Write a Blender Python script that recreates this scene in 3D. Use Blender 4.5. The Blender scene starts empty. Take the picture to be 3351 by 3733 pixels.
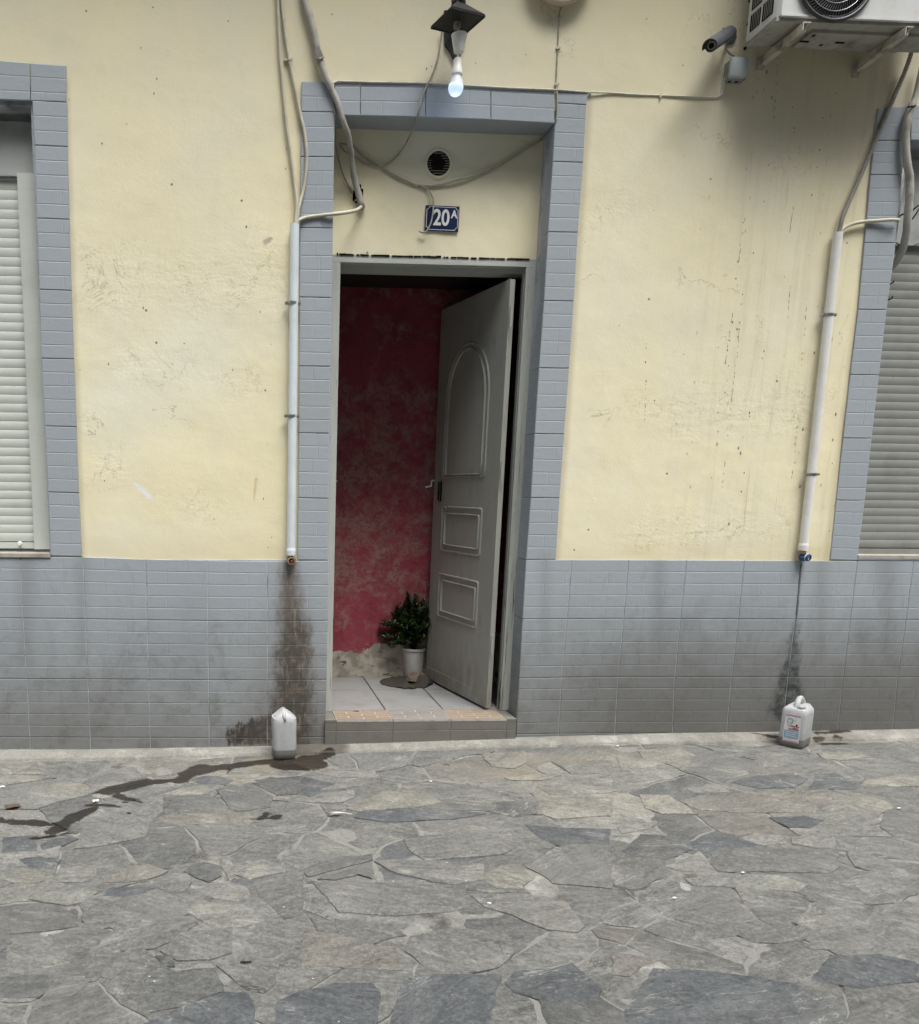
import bpy, math, random
from mathutils import Vector, noise
random.seed(7)
scene = bpy.context.scene
COL = scene.collection

# ------------------------------------------------------------------ camera
# a lens with rise and shift (the photograph's verticals and horizontals were straightened)
F, PPX, PPY = 3000.87857, 1033.18546, 2346.19151
PITCH, YAW, ROLL = -0.186218435, 0.0595967146, 0.00920416815
CAM = Vector((1.02897799, -4.00282144, 1.23358766))
IW, IH = 3351.0, 3733.0
cp, sp = math.cos(PITCH), math.sin(PITCH); cy, sy = math.cos(YAW), math.sin(YAW); cr, sr = math.cos(ROLL), math.sin(ROLL)
FW = Vector((sy*cp, cy*cp, sp)); RI0 = Vector((cy, -sy, 0)); UP0 = RI0.cross(FW)
RI = RI0*cr + UP0*sr; UPV = UP0*cr - RI0*sr
cam = bpy.data.cameras.new('camera'); camo = bpy.data.objects.new('camera', cam); COL.objects.link(camo)
from mathutils import Matrix
camo.matrix_world = Matrix(((RI.x, UPV.x, -FW.x, CAM.x), (RI.y, UPV.y, -FW.y, CAM.y), (RI.z, UPV.z, -FW.z, CAM.z), (0, 0, 0, 1)))
cam.sensor_fit = 'VERTICAL'; cam.sensor_height = 36.0; cam.sensor_width = 36.0
cam.lens = F/IH*36.0
cam.shift_x = (IW/2-PPX)/IH; cam.shift_y = (PPY-IH/2)/IH
cam.clip_start = 0.05; cam.clip_end = 400
scene.camera = camo

# ------------------------------------------------------------------ light
SUN_EL, SUN_AZ = 69.5, 22.0          # high soft light from the street side
world = bpy.data.worlds.new('World'); scene.world = world; world.use_nodes = True
wn = world.node_tree; bg = wn.nodes['Background']
sky = wn.nodes.new('ShaderNodeTexSky'); sky.sky_type = 'NISHITA'; sky.sun_disc = False
sky.sun_elevation = math.radians(SUN_EL); sky.sun_rotation = math.radians(180-SUN_AZ)
sky.dust_density = 4.0; sky.air_density = 1.2; sky.ozone_density = 1.0
hs = wn.nodes.new('ShaderNodeHueSaturation'); hs.inputs['Saturation'].default_value = 0.35
wn.links.new(sky.outputs[0], hs.inputs['Color']); wn.links.new(hs.outputs[0], bg.inputs[0])
bg.inputs[1].default_value = 0.10
sl = bpy.data.lights.new('sun', 'SUN'); sl.energy = 1.75; sl.angle = math.radians(36); sl.color = (1.0, 0.98, 0.93)
so = bpy.data.objects.new('sun', sl); COL.objects.link(so)
el, az = math.radians(SUN_EL), math.radians(SUN_AZ)
sdir = Vector((math.sin(az)*math.cos(el), -math.cos(az)*math.cos(el), math.sin(el)))
so.rotation_euler = sdir.to_track_quat('Z', 'Y').to_euler(); so.location = (2, -3, 9)
scene.view_settings.view_transform = 'Standard'; scene.view_settings.look = 'None'
scene.view_settings.gamma = 1; scene.view_settings.use_curve_mapping = False
scene.view_settings.exposure = 1.50

# ------------------------------------------------------------------ photograph measurements -> points on real planes
def ray(px, py): return RI*((px-PPX)/F) - UPV*((py-PPY)/F) + FW
def atY(px, py, y=0.0):
    d = ray(px, py); return CAM + d*((y-CAM.y)/d.y)
def atZ(px, py, z):
    d = ray(px, py); return CAM + d*((z-CAM.z)/d.z)
def atPlane(px, py, p0, n):
    d = ray(px, py); return CAM + d*((p0-CAM).dot(n)/d.dot(n))
K = 0.61538
def za(x, y): return (x*K, y*K)
def zb(x, y): return (1100+x*K, y*K)
def zc(x, y): return (2231+x*K, y*K)
def zd(x, y): return (x*K, 1000+y*K)
def ze(x, y): return (1100+x*K, 900+y*K)
def zf(x, y): return (2231+x*K, 1000+y*K)
def zg(x, y): return (x*K, 1900+y*K)
def zh(x, y): return (1100+x*K, 1800+y*K)
def zi(x, y): return (2231+x*K, 1900+y*K)
def zj(x, y): return (x*K, 2600+y*K)
def zk(x, y): return (1100+x*K, 2600+y*K)
def zl(x, y): return (2231+x*K, 2600+y*K)

# ------------------------------------------------------------------ material helper
class M:
    def __init__(s, name, rough=0.7, spec=0.3, metal=0.0):
        s.m = bpy.data.materials.new(name); s.m.use_nodes = True; s.t = s.m.node_tree
        s.b = s.t.nodes['Principled BSDF']; s.b.inputs['Roughness'].default_value = rough
        s.b.inputs['Specular IOR Level'].default_value = spec; s.b.inputs['Metallic'].default_value = metal
        s.pos = s.n('ShaderNodeNewGeometry').outputs['Position']
    def n(s, t): return s.t.nodes.new(t)
    def L(s, a, b):
        if isinstance(a, (int, float)): b.default_value = a
        elif isinstance(a, tuple):
            b.default_value = a if len(a) == len(b.default_value) else (tuple(a)+(1,))[:len(b.default_value)]
        else: s.t.links.new(a, b)
    def math(s, op, a, b=0.0, c=0.0, clamp=False):
        q = s.n('ShaderNodeMath'); q.operation = op; q.use_clamp = clamp
        s.L(a, q.inputs[0]); s.L(b, q.inputs[1]); s.L(c, q.inputs[2]); return q.outputs[0]
    def vm(s, op, a, b=(0, 0, 0)):
        q = s.n('ShaderNodeVectorMath'); q.operation = op; s.L(a, q.inputs[0])
        if op == 'SCALE': s.L(b, q.inputs['Scale'])
        else: s.L(b, q.inputs[1])
        return q.outputs['Value'] if op in ('LENGTH', 'DOT_PRODUCT', 'DISTANCE') else q.outputs[0]
    def scaled(s, sc): return s.vm('MULTIPLY', s.pos, tuple(sc))
    def noise(s, scale=5, detail=4, rough=0.55, vec=None, dist=0.0):
        q = s.n('ShaderNodeTexNoise'); s.L(vec if vec is not None else s.pos, q.inputs['Vector'])
        q.inputs['Scale'].default_value = scale; q.inputs['Detail'].default_value = detail
        q.inputs['Roughness'].default_value = rough; q.inputs['Distortion'].default_value = dist
        return q.outputs[0]
    def voro(s, scale, vec=None, feature='F1'):
        q = s.n('ShaderNodeTexVoronoi'); q.feature = feature; s.L(vec if vec is not None else s.pos, q.inputs['Vector'])
        q.inputs['Scale'].default_value = scale; return q.outputs['Distance']
    def ramp(s, f, a, b, lo=0.0, hi=1.0):
        q = s.n('ShaderNodeMapRange'); q.interpolation_type = 'SMOOTHSTEP'
        s.L(f, q.inputs[0]); s.L(a, q.inputs[1]); s.L(b, q.inputs[2]); s.L(lo, q.inputs[3]); s.L(hi, q.inputs[4]); return q.outputs[0]
    def mix(s, f, a, b, mode='MIX'):
        q = s.n('ShaderNodeMix'); q.data_type = 'RGBA'; q.blend_type = mode
        s.L(f, q.inputs[0]); s.L(a, q.inputs[6]); s.L(b, q.inputs[7]); return q.outputs[2]
    def xyz(s):
        q = s.n('ShaderNodeSeparateXYZ'); s.L(s.pos, q.inputs[0]); return q.outputs
    def objcol(s): return s.n('ShaderNodeObjectInfo').outputs['Color']
    def objrand(s): return s.n('ShaderNodeObjectInfo').outputs['Random']
    def capsule(s, A, B, r0, r1, amp=0.3, nz=None, soft=0.02, flat='y'):
        """mask (0..1) of a blot along the segment A-B with a ragged edge"""
        A = Vector(A); B = Vector(B); d = B-A; l2 = max(d.length_squared, 1e-9)
        p = s.vm('SUBTRACT', s.pos, tuple(A))
        if flat == 'y': p = s.vm('MULTIPLY', p, (1, 0, 1))
        if flat == 'z': p = s.vm('MULTIPLY', p, (1, 1, 0))
        if flat == 'y': d = Vector((d.x, 0, d.z))
        if flat == 'z': d = Vector((d.x, d.y, 0))
        l2 = max(d.length_squared, 1e-9)
        t = s.math('MULTIPLY', s.vm('DOT_PRODUCT', p, tuple(d)), 1/l2, clamp=True)
        q = s.n('ShaderNodeVectorMath'); q.operation = 'SCALE'; q.inputs[0].default_value = d; s.L(t, q.inputs['Scale'])
        dist = s.vm('LENGTH', s.vm('SUBTRACT', p, q.outputs[0]))
        rr = s.math('MULTIPLY_ADD', t, r1-r0, r0)
        if nz is not None:
            rr = s.math('ADD', rr, s.math('MULTIPLY_ADD', nz, 2*amp, -amp))
        return s.ramp(s.math('SUBTRACT', rr, dist), -soft, soft)
    def bump(s, h, strength=0.5, dist=0.005, prev=None):
        q = s.n('ShaderNodeBump'); q.inputs['Strength'].default_value = strength; q.inputs['Distance'].default_value = dist
        s.L(h, q.inputs['Height'])
        if prev is not None: s.L(prev, q.inputs['Normal'])
        return q.outputs[0]
    def out(s, col, bump=None, rough=None):
        s.L(col, s.b.inputs['Base Color'])
        if bump is not None: s.L(bump, s.b.inputs['Normal'])
        if rough is not None: s.L(rough, s.b.inputs['Roughness'])
        return s.m

def simple(name, col, rough=0.6, spec=0.3, metal=0.0, var=0.25, scale=12, dirt=(0.05, 0.045, 0.04), bump=0.15, bs=60):
    a = M(name, rough, spec, metal)
    n1 = a.noise(scale, 6, 0.65); n2 = a.noise(scale*5, 4, 0.6)
    f = a.ramp(n1, 0.42, 0.78, 0.0, var); f2 = a.ramp(n2, 0.55, 0.85, 0.0, var*0.7)
    c = a.mix(f, col, dirt); c = a.mix(f2, c, dirt)
    return a.out(c, a.bump(a.noise(bs, 5), bump, 0.003))

# ------------------------------------------------------------------ mesh helpers
WL = {}
def link(o, wl, parent=None):
    COL.objects.link(o); WL[o.name] = Vector(wl)
    if parent is not None:
        o.parent = parent; o.location = Vector(wl)-WL[parent.name]
    else: o.location = wl
    return o
def mobj(name, geo, mat, parent=None, smooth=False, origin=None, color=None):
    """one mesh object from (verts, faces); verts in world space, origin at its base"""
    vs, fs = geo
    if origin is None:
        xs = [v[0] for v in vs]; ys = [v[1] for v in vs]; zs = [v[2] for v in vs]
        origin = Vector(((min(xs)+max(xs))/2, (min(ys)+max(ys))/2, min(zs)))
    me = bpy.data.meshes.new(name)
    me.from_pydata([Vector(v)-origin for v in vs], [], fs)
    me.materials.append(mat)
    if smooth:
        for p in me.polygons: p.use_smooth = True
        if smooth == 'auto': me.set_sharp_from_angle(angle=math.radians(38))
    o = bpy.data.objects.new(name, me)
    if color: o.color = tuple(color)+(1,) if len(color) == 3 else color
    return link(o, origin, parent)
def empty(name, loc, label=None, cat=None, group=None, parent=None, kind=None):
    o = bpy.data.objects.new(name, None); o.empty_display_size = 0.05; link(o, Vector(loc), parent)
    tag(o, label, cat, group, kind); return o
def tag(o, label=None, cat=None, group=None, kind=None):
    for k_, v in (('label', label), ('category', cat), ('group', group), ('kind', kind)):
        if v: o[k_] = v
    return o
def join(*gs):
    V, Fc = [], []
    for v, f in gs:
        b = len(V); V += list(v); Fc += [tuple(i+b for i in q) for q in f]
    return V, Fc
def box(x0, x1, y0, y1, z0, z1):
    v = [(x0, y0, z0), (x1, y0, z0), (x1, y1, z0), (x0, y1, z0), (x0, y0, z1), (x1, y0, z1), (x1, y1, z1), (x0, y1, z1)]
    return v, [(0, 3, 2, 1), (4, 5, 6, 7), (0, 1, 5, 4), (1, 2, 6, 5), (2, 3, 7, 6), (3, 0, 4, 7)]
def hexa(q, back):
    """q: 4 front corners (TL,TR,BR,BL), back: vector to the rear face"""
    f = [Vector(p) for p in q]; v = f + [p+Vector(back) for p in f]
    return v, [(0, 3, 2, 1)[::1], (4, 5, 6, 7), (0, 1, 5, 4), (1, 2, 6, 5), (2, 3, 7, 6), (3, 0, 4, 7)]
def chip(q, n, h, bev, base=0.0):
    """raised pad with bevelled rim on quad q (TL,TR,BR,BL); n = outward normal"""
    q = [Vector(p) for p in q]; n = Vector(n).normalized(); c = sum(q, Vector())/4
    top = []
    for i, p in enumerate(q):
        a = (q[i-1]-p); b = (q[(i+1) % 4]-p)
        top.append(p + a.normalized()*min(bev, a.length*.4) + b.normalized()*min(bev, b.length*.4) + n*h)
    v = [p+n*base for p in q] + top
    fs = [(4, 7, 6, 5)] + [(i, i+4, (i+1) % 4+4, (i+1) % 4) for i in range(4)]
    return v, fs
def catmull(P, step=0.02):
    P = [Vector(p) for p in P]; out = []
    Q = [P[0]*2-P[1]] + P + [P[-1]*2-P[-2]]
    for i in range(1, len(Q)-2):
        p0, p1, p2, p3 = Q[i-1:i+3]; n = max(1, int((p2-p1).length/step))
        for j in range(n):
            t = j/n
            out.append(0.5*((2*p1)+(p2-p0)*t+(2*p0-5*p1+4*p2-p3)*t*t+(3*p1-p0-3*p2+p3)*t**3))
    out.append(P[-1]); return out
def tube(P, r, seg=10, cap=True, smooth=True, step=0.02, rf=None, flat=1.0):
    pts = catmull(P, step) if smooth else [Vector(p) for p in P]
    V, Fc = [], []; N = len(pts); L = 0; prevn = None
    for i, p in enumerate(pts):
        d = (pts[min(i+1, N-1)]-pts[max(i-1, 0)]).normalized()
        if prevn is None:
            prevn = d.cross(Vector((0, 1, 0.01))).normalized()
        n = (prevn - d*prevn.dot(d)).normalized(); prevn = n; b = d.cross(n)
        if i: L += (p-pts[i-1]).length
        rr = r if rf is None else rf(i, L, i/(N-1))
        for k in range(seg):
            a = 2*math.pi*k/seg; V.append(p + n*math.cos(a)*rr + b*math.sin(a)*rr*flat)
    for i in range(N-1):
        for k in range(seg):
            a, b_ = i*seg+k, i*seg+(k+1) % seg
            Fc.append((a, b_, b_+seg, a+seg))
    if cap:
        Fc.append(tuple(range(seg))[::-1]); Fc.append(tuple(range((N-1)*seg, N*seg)))
    return V, Fc
def corr(P, r, pitch=0.0095, seg=8):
    pts = catmull(P, pitch/2)
    return tube(pts, r, seg, smooth=False, rf=lambda i, L, t: r*(1.04 if i % 2 else 0.70))
def lathe(c, axis, prof, seg=24, cap=True):
    c = Vector(c); ax = Vector(axis).normalized(); u = ax.orthogonal().normalized(); w = ax.cross(u)
    V, Fc = [], []
    for r, h in prof:
        for k in range(seg):
            a = 2*math.pi*(k+.5)/seg; V.append(c+ax*h+(u*math.cos(a)+w*math.sin(a))*r)
    n = len(prof)
    for i in range(n-1):
        for k in range(seg):
            a, b = i*seg+k, i*seg+(k+1) % seg; Fc.append((a, b, b+seg, a+seg))
    if cap: Fc.append(tuple(range(seg))[::-1]); Fc.append(tuple(range((n-1)*seg, n*seg)))
    return V, Fc
def rrect(w, d, r, n=4):
    pts = []
    for cx, cy_, a0 in ((w/2-r, d/2-r, 0), (-w/2+r, d/2-r, 90), (-w/2+r, -d/2+r, 180), (w/2-r, -d/2+r, 270)):
        for i in range(n+1):
            a = math.radians(a0+90*i/n); pts.append((cx+r*math.cos(a), cy_+r*math.sin(a)))
    return pts
def loft(base, rot, secs, n=4, cap=True):
    """secs: (z, w, d, r, cx, cy)"""
    V, Fc = [], []; c, s_ = math.cos(rot), math.sin(rot); m = 4*(n+1)
    for z, w, d, r, cx, cy_ in secs:
        for x, y in rrect(w, d, r, n):
            x += cx; y += cy_; V.append((base[0]+x*c-y*s_, base[1]+x*s_+y*c, base[2]+z))
    for i in range(len(secs)-1):
        for k in range(m):
            a, b = i*m+k, i*m+(k+1) % m; Fc.append((a, b, b+m, a+m))
    if cap: Fc.append(tuple(range(m))[::-1]); Fc.append(tuple(range((len(secs)-1)*m, len(secs)*m)))
    return V, Fc
def interp(tab, t):
    """tab: sorted list of (key, value)"""
    if t <= tab[0][0]: a, b = tab[0], tab[1]
    elif t >= tab[-1][0]: a, b = tab[-2], tab[-1]
    else:
        for a, b in zip(tab, tab[1:]):
            if a[0] <= t <= b[0]: break
    return a[1]+(b[1]-a[1])*(t-a[0])/(b[0]-a[0])
def w2(p, y=0.0): return atY(p[0], p[1], y)
def nz(x, y, z=0.0): return noise.noise(Vector((x, y, z)))

# ------------------------------------------------------------------ key dimensions
TY = -0.009       # face of the wall tiles (proud of the plaster)
REV = 0.135       # depth of the door reveal
STEPZ = 0.093     # top of the doorstep
BACKY = 0.93      # back wall of the vestibule
GY0 = -0.105      # joint between mortar fillet and paving
_g = [(w2(p, GY0).x, w2(p, GY0).z) for p in [(0, 2775), (500, 2768), (976, 2752), (1254, 2745), (1586, 2735), (2220, 2714), (2600, 2711), (3351, 2697)]]
_g = [(-3.0, _g[0][1]-0.03)] + _g + [(8.0, _g[-1][1]+0.04)]
def gz(x, y):
    """paving level: rises to the right, falls slightly towards the street"""
    return interp(_g, x) + 0.012*(y-GY0)

# ================================================================== materials
# plaster -----------------------------------------------------------
_e = lambda x, y: atY(x, y, 0.0).x
LWRX, DLX, DRX, RWLX = _e(270, 1308), _e(1091, 1308), _e(2079, 1308), _e(3106, 1308)
ZTOPE = atY(2100, 335, 0.0).z
def make_plaster():
    a = M('cream_plaster', 0.85, 0.15)
    X = a.xyz()
    big = a.noise(1.3, 5, 0.6); mid = a.noise(6, 6, 0.65)
    c = a.mix(a.ramp(big, 0.35, 0.7), (0.75, 0.69, 0.475), (0.74, 0.70, 0.545))
    c = a.mix(a.ramp(mid, 0.5, 0.8, 0, 0.35), c, (0.64, 0.59, 0.43))
    # paler greenish repainted patch on the left panel
    p0 = w2((520, 1420)); pz = a.noise(4, 4)
    c = a.mix(a.math('MULTIPLY', a.capsule(w2((430, 1480)), w2((700, 1330)), 0.16, 0.2, 0.1, pz, 0.12), 0.6), c, (0.72, 0.71, 0.58))
    # plaster greyer towards the top; grime in vertical runs on the right panel
    run = a.noise(1.0, 5, 0.7, a.scaled((22, 1, 1.1)))
    top_grey = a.math('MULTIPLY', a.ramp(X['Z'], 2.35, 3.4), a.ramp(big, 0.25, 0.7, 0.3, 1.0))
    c = a.mix(a.math('MULTIPLY', top_grey, 0.22), c, (0.40, 0.39, 0.33))
    xr = w2((2700, 1000)).x
    band = a.ramp(X['X'], xr-0.45, xr+0.2)
    c = a.mix(a.math('MULTIPLY', a.math('MULTIPLY', a.ramp(run, 0.48, 0.72), band), 0.30), c, (0.42, 0.38, 0.27))
    ac_shade_grime = a.math('MULTIPLY', a.ramp(X['X'], xr-0.35, xr+0.1), a.ramp(X['Z'], 1.9, 3.0))  # shade below the air conditioner, with some grime, put into the plaster colour
    c = a.mix(a.math('MULTIPLY', ac_shade_grime, 0.16), c, (0.32, 0.29, 0.22))
    # dark mould specks in runs (right panel)
    sp = a.voro(1.0, a.scaled((28, 1, 14))); runm = a.ramp(a.noise(1.0, 2, 0.5, a.scaled((14, 1, 0.5))), 0.56, 0.62)
    spk = a.math('MULTIPLY', a.math('MULTIPLY', a.ramp(sp, 0.16, 0.08), runm), band)
    c = a.mix(a.math('MULTIPLY', spk, 0.85), c, (0.06, 0.055, 0.045))
    dsp = a.voro(7.0, a.vm('ADD', a.pos, (3.3, 0, 1.7)))
    c = a.mix(a.math('MULTIPLY', a.ramp(dsp, 0.045, 0.03), 0.8), c, (0.10, 0.09, 0.07))
    # pilot holes and edge grime where the plaster meets the tiled surrounds
    for ex in (LWRX, DLX, DRX, RWLX):
        ed = a.ramp(a.math('ABSOLUTE', a.math('SUBTRACT', a.math('ADD', X['X'], a.math('MULTIPLY_ADD', mid, 0.02, -0.01)), ex)), 0.035, 0.0)
        c = a.mix(a.math('MULTIPLY', a.math('MULTIPLY', ed, a.ramp(X['Z'], ZTOPE, ZTOPE-0.06)), 0.38), c, (0.30, 0.25, 0.16))
    # fine streaks
    hair = a.noise(1.0, 3, 0.5, a.scaled((60, 1, 2.0)))
    c = a.mix(a.math('MULTIPLY', a.ramp(hair, 0.66, 0.72), a.math('MULTIPLY', band, 0.3)), c, (0.2, 0.18, 0.13))
    # dirt along the foot of the plaster
    foot = a.ramp(a.math('ADD', X['Z'], a.math('MULTIPLY_ADD', mid, 0.16, -0.08)), 1.05, 0.88)
    c = a.mix(a.math('MULTIPLY', foot, 0.22), c, (0.45, 0.36, 0.18))
    # white filler patch, ochre drip
    fn = a.noise(30, 3)
    fine = a.noise(30, 4)
    c = a.mix(a.capsule(w2(zd(800, 1235)), w2(zd(885, 1320)), 0.006, 0.012, 0.012, fine, 0.004), c, (0.72, 0.74, 0.76))
    c = a.mix(a.math('MULTIPLY', a.capsule(w2(zd(1518, 1215)), w2(zd(1505, 1335)), 0.008, 0.003, 0.004, fine, 0.003), 0.6), c, (0.55, 0.42, 0.22))
    c = a.mix(a.math('MULTIPLY', a.capsule(w2(za(1570, 1435)), w2(za(1610, 1415)), 0.012, 0.006, 0.014, fine, 0.006), 0.65), c, (0.30, 0.22, 0.20))
    # cracks: thin lines where warped noise crosses 0.5, only in patches
    cr1 = a.noise(3.0, 6, 0.6, dist=0.8); crk = a.ramp(a.math('ABSOLUTE', a.math('SUBTRACT', cr1, 0.5)), 0.005, 0.0015)
    zn = a.noise(5, 4)
    zone = a.capsule(w2((350, 1030)), w2((1000, 1000)), 0.10, 0.14, 0.28, zn, 0.12)
    for A_, B_, q0, q1 in (((520, 1330), (860, 1380), .06, .05), ((310, 1550), (380, 1720), .03, .07), ((2380, 1500), (2950, 1500), .08, .12), ((2850, 560), (3050, 640), .06, .06), ((2330, 1950), (2900, 1900), .08, .05), ((600, 1800), (760, 1830), .05, .04), ((2100, 900), (2250, 720), .03, .02)):
        zone = a.math('MAXIMUM', zone, a.capsule(w2(A_), w2(B_), q0, q1, 0.22, zn, 0.10))
    cm = a.math('MAXIMUM', a.math('MULTIPLY', zone, 0.9), a.ramp(a.noise(1.7, 2), 0.60, 0.66))
    crk = a.math('MULTIPLY', crk, cm)
    c = a.mix(a.math('MULTIPLY', crk, 0.5), c, (0.25, 0.21, 0.13))
    c = a.mix(a.math('MULTIPLY', a.ramp(a.noise(24, 7, 0.75), 0.54, 0.70), a.math('MULTIPLY_ADD', zone, 0.32, 0.05)), c, (0.40, 0.34, 0.20))
    # relief
    rough = a.noise(7, 8, 0.6, dist=0.3); trowel = a.noise(1.0, 6, 0.65, a.scaled((9, 9, 24)), 0.25)
    rmask = a.ramp(a.noise(2.2, 2), 0.42, 0.62)
    b = a.bump(a.noise(170, 3, 0.6), 0.35, 0.0015)
    b = a.bump(a.math('MULTIPLY', a.math('SUBTRACT', trowel, 0.5), a.math('MULTIPLY_ADD', zone, 0.6, 0.22)), 0.6, 0.005, b)
    b = a.bump(a.math('MULTIPLY', a.math('SUBTRACT', a.noise(30, 6, 0.7), 0.5), a.math('MULTIPLY_ADD', zone, 0.6, 0.22)), 0.5, 0.004, b)
    b = a.bump(rough, 0.22, 0.008, b)
    b = a.bump(crk, -0.8, 0.003, b)
    return a.out(c, b)
PLASTER = make_plaster()

# painted tiles ------------------------------------------------------
XP1 = w2((1063, 2043)).x; XP2 = w2((2922, 2040)).x
def make_tile(name, base, dirtk=1.0):
    a = M(name, 0.62, 0.3)
    X = a.xyz(); rnd = a.objrand()
    big = a.noise(1.6, 5, 0.6); mid = a.noise(9, 6, 0.7); fine = a.noise(45, 4, 0.7)
    c = a.mix(a.ramp(rnd, 0, 1, 0, 0.34), base, tuple(v*0.86 for v in base))
    c = a.mix(a.ramp(big, 0.4, 0.7, 0, 0.35), c, (base[0]*0.98, base[1]*0.98, base[2]*0.90))
    # grime rising from the pavement
    h = a.math('ADD', X['Z'], a.math('MULTIPLY_ADD', big, 0.9, -0.45))
    g = a.ramp(h, 0.85, -0.2)
    c = a.mix(a.math('MULTIPLY', g, 0.72*dirtk), c, (0.13, 0.122, 0.105))
    splash = a.math('MULTIPLY', a.ramp(mid, 0.46, 0.72), a.ramp(X['Z'], 0.85, 0.1))
    c = a.mix(a.math('MULTIPLY', splash, 0.55), c, (0.11, 0.105, 0.095))
    smear = a.noise(1.0, 6, 0.7, a.scaled((9, 1, 3.5)), 1.0)
    c = a.mix(a.math('MULTIPLY', a.ramp(smear, 0.55, 0.75), a.ramp(X['Z'], 1.2, 0.5, 0.0, 0.4)), c, (0.13, 0.13, 0.12))
    # sooty runs under the sills
    for px_, s_ in ((95, 0.05), (300, 0.02), (2990, 0.03), (3230, 0.06), (2400, 0.03), (1985, 0.02)):
        t = w2((px_, 2040)); bt = w2((px_, 2400))
        c = a.mix(a.math('MULTIPLY', a.capsule(t, bt, s_, s_*0.4, 0.03, big, 0.05), 0.38), c, (0.15, 0.15, 0.15))
    # speckle
    sp = a.voro(38); c = a.mix(a.math('MULTIPLY', a.math('MULTIPLY', a.ramp(sp, 0.10, 0.05), a.ramp(mid, 0.5, 0.6)), 0.5), c, (0.07, 0.07, 0.065))
    # left drain: leached brown and black run
    edge = a.noise(16, 7, 0.75, a.scaled((1.5, 1, 0.8)))
    m1 = a.capsule((XP1-0.01, 0, 0.90), (XP1+0.005, 0, 0.55), 0.030, 0.062, 0.06, edge, 0.04)
    m2 = a.capsule((XP1+0.02, 0, 0.55), (XP1+0.005, 0, -0.02), 0.075, 0.105, 0.09, edge, 0.04)
    m3 = a.capsule((XP1-0.27, 0, 0.01), (XP1, 0, 0.05), 0.05, 0.09, 0.10, edge, 0.015)
    st = a.math('MAXIMUM', a.math('MAXIMUM', m1, m2), m3)
    blot = a.noise(22, 8, 0.75); run2 = a.noise(1.0, 6, 0.7, a.scaled((60, 1, 7)))
    sc = a.mix(a.ramp(blot, 0.46, 0.66), (0.030, 0.027, 0.023), (0.14, 0.105, 0.08))
    upz = a.ramp(X['Z'], 0.50, 0.85)
    sc = a.mix(a.math('MULTIPLY', upz, 0.75), sc, (0.20, 0.17, 0.145))
    low_ = a.ramp(X['Z'], 0.58, 0.30, 0.1, 0.9)
    sc = a.mix(a.math('MULTIPLY', low_, a.ramp(blot, 0.62, 0.45)), sc, (0.018, 0.016, 0.013))
    sc = a.mix(a.math('MULTIPLY', a.ramp(run2, 0.52, 0.66), 0.7), sc, (0.28, 0.25, 0.22))
    c = a.mix(a.math('MULTIPLY', st, 0.93), c, sc)
    gr_ = a.math('MULTIPLY', a.ramp(X['X'], 2.3, 3.2), a.ramp(a.math('ADD', X['Z'], a.math('MULTIPLY_ADD', smear, 0.8, -0.4)), 0.85, 0.1))
    c = a.mix(a.math('MULTIPLY', gr_, 0.62), c, (0.10, 0.096, 0.085))
    scr = a.noise(1.0, 8, 0.8, a.scaled((5, 1, 7)), 2.0); c = a.mix(a.math('MULTIPLY', a.ramp(a.math('ABSOLUTE', a.math('SUBTRACT', scr, 0.5)), 0.006, 0.002), a.ramp(X['Z'], 1.0, 0.3, 0, 0.35)), c, (0.07, 0.07, 0.065))
    halo = a.capsule((XP1, 0, 0.75), (XP1, 0, 0.0), 0.08, 0.2, 0.12, big, 0.12)
    c = a.mix(a.math('MULTIPLY', halo, 0.30), c, (0.14, 0.12, 0.10))
    # right drain: grey black tongue along the joint
    xa = w2(zi(1083, 590)); xb = w2(zi(1030, 1090))
    n1 = a.capsule(w2(zi(1115, 250)), xa, 0.004, 0.006, 0.006, edge, 0.006)
    n2 = a.capsule(xa, xb, 0.004, 0.082, 0.07, edge, 0.03)
    c = a.mix(a.math('MULTIPLY', a.math('MAXIMUM', n1, n2), 0.88), c, a.mix(a.ramp(blot, 0.42, 0.62), (0.026, 0.029, 0.029), (0.11, 0.118, 0.118)))
    b = a.bump(a.noise(55, 5, 0.6), 0.35, 0.003)
    b = a.bump(a.noise(240, 2), 0.2, 0.001, b)
    return a.out(c, b, a.ramp(mid, 0.3, 0.7, 0.5, 0.75))
TILE = make_tile('blue_grey_painted_tile', (0.318, 0.353, 0.388))
GROUT = simple('tile_grout', (0.42, 0.45, 0.48), 0.9, var=0.95, scale=7, dirt=(0.12, 0.12, 0.12))
STEPTILE = make_tile('grey_step_tile', (0.22, 0.225, 0.215), 1.1)

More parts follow.
